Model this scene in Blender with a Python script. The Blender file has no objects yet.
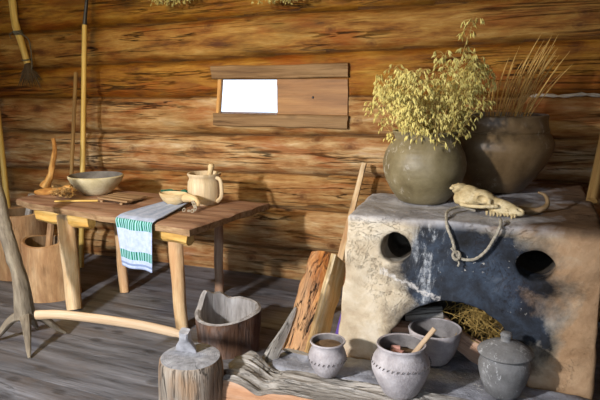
import bpy, bmesh, math, random
import numpy as np
from mathutils import Vector, Matrix, noise
from mathutils.bvhtree import BVHTree

S = bpy.context.scene
COL = S.collection
R = math.radians
rnd = random.Random(7)

# ------------------------------------------------------------------ camera
cd = bpy.data.cameras.new('camera'); cam = bpy.data.objects.new('camera', cd); COL.objects.link(cam)
cd.sensor_width = 36.0; cd.lens = 36.0           # f = 600 px for a 600 px wide frame
cd.clip_start = 0.05
cam.location = (0, 0, 1.35)
cam.rotation_euler = (R(90 - 11), 0, R(21))
S.camera = cam

# ------------------------------------------------------------------ world, lights, exposure
w = bpy.data.worlds.new('sky'); S.world = w; w.use_nodes = True
bg = w.node_tree.nodes['Background']
bg.inputs[0].default_value = (0.66, 0.80, 1.0, 1); bg.inputs[1].default_value = 2.1

def area_light(name, loc, target, size, energy, color, shape='DISK'):
    l = bpy.data.lights.new(name, 'AREA'); l.shape = shape; l.size = size
    l.energy = energy; l.color = color
    o = bpy.data.objects.new(name, l); COL.objects.link(o); o.location = loc
    o.rotation_euler = (Vector(target) - Vector(loc)).to_track_quat('-Z', 'Y').to_euler()
    return o
def spot_light(name, loc, target, radius, energy, color, size, blend):
    l = bpy.data.lights.new(name, 'SPOT'); l.shadow_soft_size = radius; l.energy = energy; l.color = color
    l.spot_size = R(size); l.spot_blend = blend
    o = bpy.data.objects.new(name, l); COL.objects.link(o); o.location = loc
    o.rotation_euler = (Vector(target) - Vector(loc)).to_track_quat('-Z', 'Y').to_euler()
    return o
spot_light('doorway_light', (-2.35, -1.15, 2.0), (-1.45, 3.0, 0.18), 0.12, 930, (1.0, 0.97, 0.96), 62, 0.85)
area_light('warm_lamp', (-2.2, 1.6, 2.2), (-2.3, 3.7, 1.6), 0.4, 24, (1.0, 0.74, 0.30))  # unseen warm fill, added to brighten the upper wall

S.view_settings.view_transform = 'Standard'; S.view_settings.look = 'None'
S.view_settings.exposure = 0.12; S.view_settings.gamma = 1.0
S.view_settings.use_curve_mapping = False
S.cycles.use_denoising = True
S.cycles.max_bounces = 6; S.cycles.diffuse_bounces = 4
S.cycles.sample_clamp_indirect = 4.0

# ------------------------------------------------------------------ materials
class NT:
    """small helper to write node trees"""
    def __init__(self, name):
        self.m = bpy.data.materials.new(name); self.m.use_nodes = True
        self.t = self.m.node_tree; self.b = self.t.nodes['Principled BSDF']
    def n(self, typ, **kw):
        x = self.t.nodes.new(typ)
        for k, v in kw.items():
            if k.startswith('i_'):
                x.inputs[k[2:].replace('_', ' ')].default_value = v
            else: setattr(x, k, v)
        return x
    def l(self, a, b): self.t.links.new(a, b)
    def gr(self, scale, off=(0, 0, 0)):
        a = self.n('ShaderNodeAttribute', attribute_name='gr')
        m = self.n('ShaderNodeMapping'); m.inputs['Scale'].default_value = scale; m.inputs['Location'].default_value = off
        self.l(a.outputs['Vector'], m.inputs['Vector']); return m.outputs[0]
    def noise(self, vec, scale=1.0, detail=5, rough=0.6, dist=0.0):
        x = self.n('ShaderNodeTexNoise'); x.inputs['Scale'].default_value = scale
        x.inputs['Detail'].default_value = detail; x.inputs['Roughness'].default_value = rough
        x.inputs['Distortion'].default_value = dist
        self.l(vec, x.inputs['Vector']); return x.outputs['Fac']
    def ramp(self, fac, stops):
        x = self.n('ShaderNodeValToRGB'); e = x.color_ramp.elements
        while len(e) < len(stops): e.new(0.5)
        for el, (p, c) in zip(e, stops):
            el.position = p
            el.color = (c[0], c[1], c[2], 1) if isinstance(c, (tuple, list)) else (c, c, c, 1)
        self.l(fac, x.inputs[0]); return x.outputs[0]
    def mix(self, fac, a, b, mode='MIX'):
        x = self.n('ShaderNodeMix', data_type='RGBA', blend_type=mode)
        for s, v in ((0, fac), (6, a), (7, b)):
            if isinstance(v, (int, float)): x.inputs[s].default_value = v
            elif isinstance(v, tuple): x.inputs[s].default_value = (v[0], v[1], v[2], 1)
            else: self.l(v, x.inputs[s])
        return x.outputs[2]
    def math(self, op, a, b=0.0, c=0.0):
        x = self.n('ShaderNodeMath', operation=op)
        for i, v in enumerate((a, b, c)):
            if isinstance(v, (int, float)): x.inputs[i].default_value = v
            else: self.l(v, x.inputs[i])
        return x.outputs[0]
    def bump(self, h, strength=0.4, dist=0.01):
        x = self.n('ShaderNodeBump'); x.inputs['Strength'].default_value = strength
        x.inputs['Distance'].default_value = dist
        self.l(h, x.inputs['Height']); self.l(x.outputs[0], self.b.inputs['Normal'])
    def done(self, col, rough=0.7, spec=0.3):
        if isinstance(col, tuple): self.b.inputs['Base Color'].default_value = (*col, 1)
        else: self.l(col, self.b.inputs['Base Color'])
        if isinstance(rough, float): self.b.inputs['Roughness'].default_value = rough
        else: self.l(rough, self.b.inputs['Roughness'])
        self.b.inputs['Specular IOR Level'].default_value = spec
        return self.m

def wood(name, dark, mid, light, crack=0.5, knots=0.0, along=1.6, across=16.0, bump=0.5, rough=0.7, spec=0.3, off=0.0, patch=None, patch_amt=0.5):
    t = NT(name)
    g = t.gr((along, across, across), (off, off, off))
    n1 = t.noise(g, 1.0, 7, 0.62, 0.35)
    col = t.ramp(n1, [(0.28, dark), (0.48, mid), (0.70, light)])
    g2 = t.gr((along * 2.2, across * 6, across * 6), (off, 0, 0))
    n2 = t.noise(g2, 1.0, 4, 0.7)
    col = t.mix(0.55, col, t.ramp(n2, [(0.3, 0.45), (0.7, 1.0)]), 'MULTIPLY')
    h = t.math('ADD', t.math('MULTIPLY', n1, 0.6), t.math('MULTIPLY', n2, 0.4))
    if patch:
        n4 = t.noise(t.gr((2.0, 5.0, 5.0), (off + 3, 0, 0)), 1.0, 5, 0.65, 0.5)
        col = t.mix(t.math('MULTIPLY', t.ramp(n4, [(0.45, 0.0), (0.62, 1.0)]), patch_amt), col, patch)
    if knots:
        v = t.n('ShaderNodeTexVoronoi', voronoi_dimensions='2D'); v.inputs['Scale'].default_value = 1.0; t.l(t.gr((4.0, 7.0, 7.0), (off, off, 0)), v.inputs['Vector'])
        k = t.math('MULTIPLY', t.ramp(v.outputs['Distance'], [(0.08, 1.0), (0.20, 0.0)]), t.ramp(v.outputs['Color'], [(0.55, 0.0), (0.6, 1.0)]))
        k2 = t.math('MULTIPLY', k, knots)
        col = t.mix(k2, col, tuple(c * 0.35 for c in dark))
        h = t.math('SUBTRACT', h, t.math('MULTIPLY', k, 0.3))
    if crack:
        g3 = t.gr((along * 0.55, across * 1.3, across * 1.3), (off + 5, 0, 0))
        n3 = t.noise(g3, 1.0, 6, 0.55, 0.6)
        c = t.ramp(n3, [(0.485, 0.0), (0.5, 1.0), (0.515, 0.0)])
        m = t.ramp(t.noise(t.gr((1.2, 4, 4), (off + 9, 0, 0)), 1.0, 3), [(0.42, 0.0), (0.6, 1.0)])
        cc = t.math('MULTIPLY', t.math('MULTIPLY', c, m), crack)
        col = t.mix(cc, col, tuple(x * 0.25 for x in dark))
        h = t.math('SUBTRACT', h, cc)
    t.bump(h, bump, 0.02)
    return t.done(col, rough, spec)

def end_grain(name, dark, light, rings=70.0):
    t = NT(name)
    a = t.n('ShaderNodeAttribute', attribute_name='gr')
    s = t.n('ShaderNodeSeparateXYZ'); t.l(a.outputs['Vector'], s.inputs[0])
    r = t.math('SQRT', t.math('ADD', t.math('MULTIPLY', s.outputs[1], s.outputs[1]), t.math('MULTIPLY', s.outputs[2], s.outputs[2])))
    n = t.noise(a.outputs['Vector'], 14.0, 4)
    w_ = t.math('SINE', t.math('ADD', t.math('MULTIPLY', r, rings * 12.0), t.math('MULTIPLY', n, 9.0)))
    f = t.math('ADD', t.math('MULTIPLY', w_, 0.05), t.noise(a.outputs['Vector'], 30.0, 6, 0.7))
    col = t.ramp(f, [(0.25, dark), (0.75, light)])
    ang = t.math('ARCTAN2', s.outputs[1], s.outputs[2])
    cr = t.ramp(t.math('ABSOLUTE', t.math('SINE', t.math('ADD', t.math('MULTIPLY', ang, 3.5), t.math('MULTIPLY', n, 2.0)))), [(0.0, 1.0), (0.035, 0.0)])
    col = t.mix(t.math('MULTIPLY', cr, 0.75), col, tuple(c * 0.25 for c in dark))
    t.bump(t.math('SUBTRACT', f, cr), 0.5, 0.01)
    return t.done(col, 0.85, 0.15)

def clay(name, a, b, c, scale=9.0, speck=None, bump=0.25, rough=0.6, spec=0.3, rings=0.0):
    t = NT(name)
    n1 = t.noise(t.gr((1, 1, 1)), scale, 6, 0.6, 0.3)
    col = t.ramp(n1, [(0.30, a), (0.5, b), (0.72, c)])
    n2 = t.noise(t.gr((1, 1, 1)), scale * 9, 3, 0.7)
    col = t.mix(0.35, col, t.ramp(n2, [(0.3, 0.55), (0.7, 1.0)]), 'MULTIPLY')
    if speck:
        n3 = t.noise(t.gr((1.0, 2.0, 2.0)), scale * 3.2, 5, 0.7)
        n4 = t.noise(t.gr((1.0, 1.0, 1.0), (4, 4, 4)), scale * 0.8, 2)
        f = t.math('MULTIPLY', t.ramp(n3, [(0.56, 0.0), (0.62, 1.0)]), t.ramp(n4, [(0.5, 0.0), (0.6, 1.0)]))
        col = t.mix(t.math('MULTIPLY', f, 0.7), col, speck)
    h = n2
    if rings:
        h = t.math('ADD', t.math('MULTIPLY', n2, 0.5), t.noise(t.gr((rings, 2, 2)), 1.0, 2))
    t.bump(h, bump, 0.008)
    return t.done(col, rough, spec)

def plain(name, a, b, scale=12.0, rough=0.7, bump=0.2, spec=0.3, metal=0.0):
    t = NT(name)
    n1 = t.noise(t.gr((1, 1, 1)), scale, 5, 0.6)
    t.bump(n1, bump, 0.01); t.b.inputs['Metallic'].default_value = metal
    return t.done(t.ramp(n1, [(0.3, a), (0.7, b)]), rough, spec)

# wall logs: per-log tint with the light painted in, paler low, darker high
def wall_material(name='log_wall_wood', gain=0.88):
    t = NT(name)
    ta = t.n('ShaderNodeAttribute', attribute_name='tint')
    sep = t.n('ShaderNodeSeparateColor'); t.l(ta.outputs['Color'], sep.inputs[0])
    n1 = t.noise(t.gr((2.6, 15, 15)), 1.0, 10, 0.70, 0.25)
    n2 = t.noise(t.gr((9.0, 95, 95)), 1.0, 5, 0.75)
    n5 = t.noise(t.gr((1.3, 3.2, 3.2), (7, 1, 0)), 1.0, 4, 0.6, 0.4)
    G = lambda c: tuple(x * gain for x in c)
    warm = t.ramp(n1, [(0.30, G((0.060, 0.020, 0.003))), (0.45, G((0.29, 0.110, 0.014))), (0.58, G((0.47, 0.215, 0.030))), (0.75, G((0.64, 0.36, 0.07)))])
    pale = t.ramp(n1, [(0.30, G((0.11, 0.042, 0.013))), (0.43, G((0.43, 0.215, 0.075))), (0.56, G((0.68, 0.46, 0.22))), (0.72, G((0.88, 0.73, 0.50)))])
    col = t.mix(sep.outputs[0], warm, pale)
    red = t.ramp(t.noise(t.gr((1.6, 6, 6), (2, 8, 0)), 1.0, 5, 0.6, 0.6), [(0.50, 0.0), (0.64, 1.0)])
    col = t.mix(t.math('MULTIPLY', red, 0.6), col, G((0.36, 0.095, 0.018)))
    gry = t.ramp(n5, [(0.52, 0.0), (0.66, 1.0)])
    col = t.mix(t.math('MULTIPLY', gry, 0.45), col, G((0.20, 0.125, 0.035)))
    col = t.mix(0.55, col, t.ramp(n2, [(0.3, 0.42), (0.7, 1.0)]), 'MULTIPLY')
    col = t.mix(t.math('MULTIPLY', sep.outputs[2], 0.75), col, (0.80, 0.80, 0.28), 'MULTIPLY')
    v = t.n('ShaderNodeTexVoronoi', voronoi_dimensions='2D'); v.inputs['Scale'].default_value = 1.0; t.l(t.gr((3.4, 4.6, 4.6), (1, 3, 0)), v.inputs['Vector'])
    vd = t.math('ADD', v.outputs['Distance'], t.math('MULTIPLY', t.math('SUBTRACT', n1, 0.5), 0.34))
    ring = t.ramp(vd, [(0.03, 1.0), (0.08, 0.45), (0.11, 0.6), (0.15, 0.1), (0.19, 0.22), (0.26, 0.0)])
    vs_ = t.n('ShaderNodeSeparateColor'); t.l(v.outputs['Color'], vs_.inputs[0])
    ring = t.math('MULTIPLY', ring, t.ramp(vs_.outputs[0], [(0.55, 0.0), (0.60, 1.0)]))
    col = t.mix(t.math('MULTIPLY', ring, 0.75), col, G((0.10, 0.032, 0.008)))
    n3 = t.noise(t.gr((0.8, 17, 17), (5, 0, 0)), 1.0, 7, 0.55, 0.8)
    c = t.ramp(n3, [(0.482, 0.0), (0.5, 1.0), (0.518, 0.0)])
    m = t.ramp(t.noise(t.gr((1.0, 4, 4), (9, 0, 0)), 1.0, 3), [(0.44, 0.0), (0.58, 1.0)])
    cc = t.math('MULTIPLY', c, m)
    col = t.mix(t.math('MULTIPLY', cc, 0.9), col, G((0.03, 0.013, 0.005)))
    h = t.math('ADD', t.math('MULTIPLY', n1, 0.8), t.math('MULTIPLY', n2, 0.35))
    h = t.math('SUBTRACT', h, t.math('MULTIPLY', cc, 0.8))
    hs = t.n('ShaderNodeHueSaturation'); hs.inputs['Saturation'].default_value = 1.05; hs.inputs['Hue'].default_value = 0.4955; t.l(col, hs.inputs['Color']); col = hs.outputs[0]
    t.bump(h, 0.9, 0.022)
    return t.done(col, 0.62, 0.35)

M = {}
M['wall'] = wall_material()
M['floor'] = wood('weathered_floor', (0.055, 0.055, 0.060), (0.15, 0.152, 0.168), (0.29, 0.295, 0.325), crack=0.8, knots=0.5, along=1.4, across=14, bump=0.6, rough=0.5, spec=0.5, patch=(0.13, 0.095, 0.07), patch_amt=0.4)
M['board'] = wood('frame_board_wood', (0.12, 0.06, 0.022), (0.24, 0.135, 0.055), (0.36, 0.22, 0.10), crack=0.5, knots=0.5, along=1.6, across=20, bump=0.4)
M['shutter'] = wood('shutter_wood', (0.17, 0.072, 0.020), (0.31, 0.145, 0.045), (0.42, 0.22, 0.075), crack=0.15, knots=0.0, along=1.2, across=12, bump=0.15, rough=0.55)
M['jamb'] = wood('fresh_jamb_wood', (0.40, 0.17, 0.04), (0.62, 0.30, 0.08), (0.75, 0.42, 0.14), crack=0.1)
M['table'] = wood('table_top_wood', (0.20, 0.095, 0.055), (0.37, 0.205, 0.125), (0.50, 0.33, 0.22), crack=0.7, knots=0.4, along=1.5, across=15, bump=0.4, rough=0.6)
M['pine'] = wood('peeled_pine', (0.44, 0.25, 0.11), (0.68, 0.47, 0.25), (0.82, 0.65, 0.42), crack=0.3, knots=0.6, along=2.5, across=14, bump=0.35, rough=0.65, patch=(0.42, 0.16, 0.05), patch_amt=0.4)
M['pine_yellow'] = wood('yellow_crossbeam', (0.48, 0.24, 0.05), (0.70, 0.42, 0.11), (0.85, 0.60, 0.24), crack=0.3, knots=0.3, along=2.5, across=14, bump=0.3)
M['pine_grey'] = wood('grey_table_leg', (0.16, 0.09, 0.055), (0.34, 0.22, 0.14), (0.52, 0.38, 0.27), crack=0.4, knots=0.7, along=2.5, across=16, bump=0.4, patch=(0.30, 0.12, 0.05))
M['pole'] = wood('yellow_pole', (0.55, 0.33, 0.06), (0.72, 0.48, 0.12), (0.82, 0.62, 0.22), crack=0.1, along=2, across=30, bump=0.15, rough=0.5)
M['pole_dark'] = wood('brown_pole', (0.14, 0.07, 0.02), (0.30, 0.17, 0.05), (0.42, 0.26, 0.09), crack=0.2, along=2, across=30, bump=0.2)
M['handle'] = wood('axe_handle_wood', (0.36, 0.23, 0.12), (0.52, 0.36, 0.21), (0.64, 0.48, 0.32), crack=0.1, along=2, across=40, bump=0.1, rough=0.5)
M['grey_wood'] = wood('grey_weathered_wood', (0.14, 0.12, 0.10), (0.36, 0.33, 0.29), (0.62, 0.58, 0.53), crack=0.9, knots=0.2, along=3, across=22, bump=0.9, rough=0.8)
M['beam_front'] = wood('split_beam_front', (0.26, 0.11, 0.05), (0.48, 0.25, 0.13), (0.62, 0.40, 0.26), crack=0.5, along=2, across=10, bump=0.5, rough=0.7)
M['branch'] = wood('grey_branch', (0.10, 0.08, 0.055), (0.21, 0.17, 0.12), (0.33, 0.28, 0.20), crack=0.3, knots=0.3, along=6, across=20, bump=0.6, rough=0.75)
M['tub'] = wood('tub_wood', (0.24, 0.115, 0.045), (0.46, 0.27, 0.125), (0.62, 0.42, 0.23), crack=0.3, knots=0.3, along=3, across=10, bump=0.5, patch=(0.25, 0.11, 0.045))
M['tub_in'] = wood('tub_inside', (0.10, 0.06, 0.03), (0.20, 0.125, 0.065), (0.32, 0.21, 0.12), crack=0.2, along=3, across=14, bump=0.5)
M['tub_old'] = wood('old_bucket_wood', (0.050, 0.024, 0.014), (0.13, 0.065, 0.036), (0.25, 0.135, 0.085), crack=0.6, along=3, across=14, bump=0.6, patch=(0.20, 0.19, 0.19), patch_amt=0.5)
M['tub_rim'] = wood('old_bucket_rim', (0.16, 0.145, 0.135), (0.36, 0.34, 0.33), (0.56, 0.55, 0.55), crack=0.4, along=4, across=14, bump=0.5)
M['stump'] = wood('stump_side', (0.13, 0.10, 0.08), (0.34, 0.29, 0.23), (0.55, 0.49, 0.42), crack=0.9, along=2.4, across=20, bump=0.9, patch=(0.36, 0.20, 0.09), patch_amt=0.6)
M['stump_end'] = end_grain('stump_end', (0.14, 0.14, 0.15), (0.50, 0.51, 0.54))
M['bark'] = wood('orange_bark', (0.07, 0.022, 0.008), (0.42, 0.14, 0.03), (0.72, 0.34, 0.10), crack=1.0, knots=0.0, along=9, across=26, bump=1.2, rough=0.85, patch=(0.62, 0.42, 0.24), patch_amt=0.5)
M['split'] = wood('split_face', (0.50, 0.25, 0.07), (0.76, 0.54, 0.26), (0.92, 0.80, 0.56), crack=0.3, along=2.5, across=26, bump=0.6, patch=(0.75, 0.36, 0.08), patch_amt=0.5)
M['end'] = end_grain('cut_end', (0.42, 0.30, 0.18), (0.78, 0.68, 0.52))
M['firewood'] = wood('split_firewood', (0.30, 0.15, 0.085), (0.52, 0.31, 0.20), (0.68, 0.46, 0.33), crack=0.5, along=3, across=20, bump=0.6)
M['scoop'] = wood('scoop_wood', (0.50, 0.33, 0.14), (0.68, 0.50, 0.26), (0.80, 0.64, 0.40), crack=0.1, along=3, across=18, bump=0.15, rough=0.55)
M['mortar'] = wood('mortar_wood', (0.50, 0.36, 0.19), (0.66, 0.51, 0.31), (0.76, 0.62, 0.42), crack=0.15, along=2, across=12, bump=0.15, rough=0.6)
M['root'] = wood('orange_root', (0.30, 0.11, 0.02), (0.56, 0.26, 0.06), (0.76, 0.46, 0.16), crack=0.5, along=7, across=26, bump=0.6)
M['slat'] = wood('slat_wood', (0.14, 0.075, 0.035), (0.33, 0.20, 0.10), (0.50, 0.34, 0.19), crack=0.4, along=2, across=30, bump=0.3)
M['dark_twig'] = plain('dark_twig', (0.045, 0.028, 0.014), (0.11, 0.07, 0.035))
M['twine'] = plain('twine', (0.20, 0.16, 0.10), (0.38, 0.32, 0.22), 60)
M['dark_twine'] = plain('dark_twine', (0.07, 0.06, 0.04), (0.16, 0.14, 0.09), 60)
M['rope'] = plain('rope', (0.24, 0.21, 0.15), (0.50, 0.45, 0.36), 90, 0.85, 0.6)
M['iron'] = plain('worn_iron', (0.26, 0.26, 0.27), (0.50, 0.50, 0.53), 25, 0.6, 0.5, 0.5, 0.2)
M['dark_iron'] = plain('dark_iron', (0.03, 0.03, 0.032), (0.07, 0.07, 0.075), 25, 0.5, 0.4, 0.5, 0.6)
M['pot_olive'] = clay('olive_grey_clay', (0.120, 0.090, 0.040), (0.200, 0.160, 0.080), (0.29, 0.24, 0.14), 7, (0.55, 0.50, 0.42), 0.3, 0.5, 0.5, 40)
M['pot_brown'] = clay('dark_brown_clay', (0.10, 0.060, 0.025), (0.17, 0.108, 0.050), (0.24, 0.16, 0.08), 6, (0.36, 0.30, 0.22), 0.3, 0.42, 0.4, 30)
M['pot_grey'] = clay('pale_grey_clay', (0.31, 0.28, 0.285), (0.46, 0.42, 0.42), (0.60, 0.56, 0.56), 12, None, 0.45, 0.75, 0.2)
M['pot_dark'] = clay('speckled_grey_clay', (0.135, 0.13, 0.125), (0.21, 0.205, 0.20), (0.30, 0.295, 0.29), 12, (0.55, 0.55, 0.55), 0.4, 0.6, 0.3)
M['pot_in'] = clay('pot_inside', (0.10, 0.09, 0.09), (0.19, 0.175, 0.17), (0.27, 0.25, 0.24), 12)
M['bowl'] = clay('cream_grey_bowl', (0.38, 0.31, 0.16), (0.60, 0.52, 0.31), (0.74, 0.67, 0.46), 8, (0.22, 0.20, 0.17), 0.3, 0.6, 0.3)
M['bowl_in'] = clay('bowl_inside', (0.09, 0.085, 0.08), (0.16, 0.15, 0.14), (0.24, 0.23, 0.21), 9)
M['groove'] = plain('incised_marks', (0.07, 0.06, 0.055), (0.12, 0.10, 0.09))
M['ash'] = clay('hearth_clay', (0.13, 0.13, 0.145), (0.29, 0.295, 0.33), (0.46, 0.47, 0.52), 7, (0.55, 0.54, 0.52), 0.8, 0.85, 0.15)
M['bone'] = clay('old_bone', (0.34, 0.24, 0.10), (0.60, 0.47, 0.25), (0.78, 0.66, 0.42), 16, (0.24, 0.16, 0.06), 0.4, 0.55, 0.35)
M['horn'] = clay('brown_horn', (0.11, 0.065, 0.03), (0.20, 0.13, 0.06), (0.30, 0.20, 0.11), 20)
M['oat'] = plain('dried_oat', (0.46, 0.36, 0.08), (0.80, 0.69, 0.24), 30, 0.7)
M['oat_stem'] = plain('dried_oat_stem', (0.36, 0.25, 0.06), (0.58, 0.42, 0.14), 20)
M['straw'] = plain('straw_stalk', (0.42, 0.24, 0.06), (0.72, 0.46, 0.15), 20)
M['hay'] = plain('hay', (0.20, 0.12, 0.03), (0.46, 0.31, 0.09), 20)
M['flower'] = plain('dried_flower', (0.30, 0.15, 0.04), (0.62, 0.42, 0.18), 30)
M['green'] = plain('green_cloth', (0.015, 0.07, 0.04), (0.03, 0.17, 0.10), 30)
M['purple'] = plain('purple_cloth', (0.10, 0.06, 0.30), (0.19, 0.11, 0.48), 14, 0.9)
M['crumb'] = plain('pink_pot_filling', (0.42, 0.20, 0.16), (0.60, 0.32, 0.26), 40)
M['tow'] = plain('pale_tow_caulking', (0.40, 0.36, 0.30), (0.62, 0.58, 0.52), 20, 0.9)
M['herb'] = plain('dried_herb', (0.25, 0.20, 0.05), (0.48, 0.40, 0.14), 30)
M['ground'] = plain('dark_earth', (0.02, 0.017, 0.014), (0.05, 0.042, 0.035))

# stove plaster with the soot stain round its mouth
def plaster():
    t = NT('stove_plaster')
    a = t.n('ShaderNodeAttribute', attribute_name='gr')
    s = t.n('ShaderNodeSeparateXYZ'); t.l(a.outputs['Vector'], s.inputs[0])
    X, Y, Z = s.outputs
    n1 = t.noise(a.outputs['Vector'], 6.0, 8, 0.65, 0.3)
    n2 = t.noise(a.outputs['Vector'], 45.0, 5, 0.7)
    nb = t.noise(a.outputs['Vector'], 3.2, 6, 0.6, 0.4)
    white = t.ramp(n1, [(0.28, (0.32, 0.23, 0.14)), (0.5, (0.53, 0.44, 0.31)), (0.7, (0.68, 0.61, 0.49))])
    brown = t.ramp(n1, [(0.28, (0.26, 0.145, 0.07)), (0.5, (0.46, 0.285, 0.155)), (0.72, (0.58, 0.39, 0.23))])
    # the right half is bare brown clay, the left half limewashed
    fx = t.math('ADD', X, t.math('MULTIPLY', t.math('SUBTRACT', nb, 0.5), 0.9))
    col = t.mix(t.ramp(fx, [(0.0, 0.0), (0.14, 1.0)]), white, brown)
    fz = t.math('ADD', Z, t.math('MULTIPLY', t.math('SUBTRACT', nb, 0.5), 0.25))
    col = t.mix(t.math('MULTIPLY', t.ramp(fz, [(0.14, 1.0), (0.24, 0.0)]), 0.8), col, brown)  # brown base band paints in the small pot's shadow
    # soot: an uneven patch centred above the mouth
    dx = t.math('DIVIDE', t.math('ADD', X, 0.200), 0.375)
    dz = t.math('DIVIDE', t.math('SUBTRACT', Z, 0.52), 0.40)
    d = t.math('SQRT', t.math('ADD', t.math('MULTIPLY', dx, dx), t.math('MULTIPLY', dz, dz)))
    d = t.math('ADD', d, t.math('MULTIPLY', t.math('SUBTRACT', nb, 0.5), 1.15))
    d = t.math('ADD', d, t.math('MULTIPLY', t.math('SUBTRACT', n1, 0.5), 0.5))
    soot = t.ramp(d, [(0.72, 1.0), (1.18, 0.0)])
    scol = t.ramp(n1, [(0.38, (0.004, 0.006, 0.009)), (0.5, (0.012, 0.019, 0.032)), (0.62, (0.030, 0.048, 0.078)), (0.75, (0.10, 0.12, 0.15))])
    streak = t.noise(t.gr((20, 20, 5.0)), 1.0, 9, 0.75, 0.7)
    sx = t.ramp(t.math('ABSOLUTE', t.math('ADD', X, 0.36)), [(0.02, 1.0), (0.11, 0.0)])
    st = t.math('MULTIPLY', t.ramp(streak, [(0.50, 0.0), (0.60, 1.0)]), t.math('MULTIPLY', sx, t.ramp(n2, [(0.40, 0.15), (0.58, 1.0)])))
    scol = t.mix(t.math('MULTIPLY', st, 0.8), scol, (0.50, 0.52, 0.54))
    chips = t.math('MULTIPLY', t.ramp(t.noise(a.outputs['Vector'], 55.0, 3, 0.6), [(0.63, 0.0), (0.66, 1.0)]), t.ramp(t.noise(a.outputs['Vector'], 7.0, 3), [(0.52, 0.0), (0.60, 1.0)]))
    scol = t.mix(t.math('MULTIPLY', chips, 0.8), scol, (0.50, 0.47, 0.42))
    # light diagonal crack left of the mouth
    ln = t.math('SUBTRACT', t.math('ADD', Z, t.math('MULTIPLY', X, 0.45)), 0.325)
    ln = t.math('ADD', ln, t.math('MULTIPLY', t.math('SUBTRACT', t.noise(a.outputs['Vector'], 16.0, 6, 0.7), 0.5), 0.13))
    lm = t.math('MULTIPLY', t.ramp(t.math('ABSOLUTE', ln), [(0.004, 1.0), (0.012, 0.0)]), t.ramp(X, [(0.0, 0.0), (0.001, 0.0)]))
    lx = t.math('MULTIPLY', t.math('GREATER_THAN', X, -0.56), t.math('LESS_THAN', X, -0.30))
    lf = t.math('MULTIPLY', t.ramp(t.math('ABSOLUTE', ln), [(0.003, 1.0), (0.011, 0.0)]), t.math('MULTIPLY', lx, t.ramp(n2, [(0.36, 0.1), (0.52, 1.0)])))
    col = t.mix(t.math('MULTIPLY', soot, 0.97), col, scol)
    col = t.mix(t.math('MULTIPLY', lf, 0.8), col, (0.62, 0.58, 0.54))
    # inside and top
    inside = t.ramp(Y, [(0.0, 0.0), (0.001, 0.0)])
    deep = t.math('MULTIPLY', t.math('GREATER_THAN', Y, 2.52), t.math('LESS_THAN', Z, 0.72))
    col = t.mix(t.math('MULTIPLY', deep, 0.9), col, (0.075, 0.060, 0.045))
    geo = t.n('ShaderNodeNewGeometry'); gs = t.n('ShaderNodeSeparateXYZ'); t.l(geo.outputs['Normal'], gs.inputs[0])
    top = t.math('MULTIPLY', t.ramp(Z, [(0.77, 0.0), (0.805, 1.0)]), 1.0)
    gtop = t.ramp(n1, [(0.3, (0.22, 0.21, 0.21)), (0.55, (0.42, 0.41, 0.42)), (0.75, (0.58, 0.57, 0.57))])
    btop = t.ramp(n1, [(0.3, (0.09, 0.055, 0.032)), (0.6, (0.17, 0.105, 0.06))])
    tc = t.mix(t.ramp(fx, [(-0.0, 0.0), (0.12, 1.0)]), gtop, btop)
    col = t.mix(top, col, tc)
    cr = t.n('ShaderNodeTexVoronoi', feature='DISTANCE_TO_EDGE'); cr.inputs['Scale'].default_value = 9.0
    t.l(t.gr((1.0, 1.0, 1.0)), cr.inputs['Vector'])
    n6 = t.noise(a.outputs['Vector'], 12.0, 5, 0.7, 1.5)
    crk = t.ramp(n6, [(0.488, 0.0), (0.5, 1.0), (0.512, 0.0)])
    crk = t.math('MULTIPLY', crk, t.ramp(nb, [(0.5, 0.0), (0.6, 1.0)]))
    col = t.mix(t.math('MULTIPLY', crk, 0.5), col, (0.10, 0.07, 0.05))
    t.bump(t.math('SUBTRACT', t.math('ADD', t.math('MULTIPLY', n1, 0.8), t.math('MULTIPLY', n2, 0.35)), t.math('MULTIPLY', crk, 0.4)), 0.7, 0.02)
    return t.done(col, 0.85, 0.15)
M['plaster'] = plaster()

def towel_mat():
    t = NT('striped_linen')
    a = t.n('ShaderNodeAttribute', attribute_name='gr')
    s = t.n('ShaderNodeSeparateXYZ'); t.l(a.outputs['Vector'], s.inputs[0])
    sl, u = s.outputs[0], s.outputs[1]
    # crosswise pattern of short upright dashes, green and near black
    def band(c, hw):
        return t.math('LESS_THAN', t.math('ABSOLUTE', t.math('SUBTRACT', sl, c)), hw)
    dash = t.math('SINE', t.math('ADD', t.math('MULTIPLY', u, 2 * math.pi * 62), t.math('MULTIPLY', t.math('SINE', t.math('MULTIPLY', u, 150.0)), 0.7)))
    patt = t.ramp(t.math('ADD', t.math('MULTIPLY', dash, 0.5), 0.5), [(0.18, (0.02, 0.05, 0.08)), (0.30, (0.04, 0.34, 0.17)), (0.62, (0.09, 0.50, 0.28)), (0.85, (0.32, 0.46, 0.58))])
    base = t.ramp(t.noise(a.outputs['Vector'], 40.0, 3), [(0.3, (0.34, 0.42, 0.62)), (0.7, (0.50, 0.57, 0.74))])
    thin = t.math('LESS_THAN', t.math('SINE', t.math('MULTIPLY', sl, 300.0)), -0.75)
    on = t.math('GREATER_THAN', t.math('SINE', t.math('MULTIPLY', u, 90.0)), 0.2)
    base = t.mix(t.math('MULTIPLY', t.math('MULTIPLY', on, t.math('LESS_THAN', sl, 0.42)), 0.35), base, (0.22, 0.30, 0.50))
    col = t.mix(band(0.530, 0.026), base, patt)
    col = t.mix(band(0.700, 0.024), col, patt)
    col = t.mix(band(0.752, 0.006), col, (0.20, 0.26, 0.42))
    t.bump(t.noise(t.gr((400, 400, 1)), 1.0, 1), 0.15, 0.002)
    return t.done(col, 0.9, 0.1)
M['towel'] = towel_mat()

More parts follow.
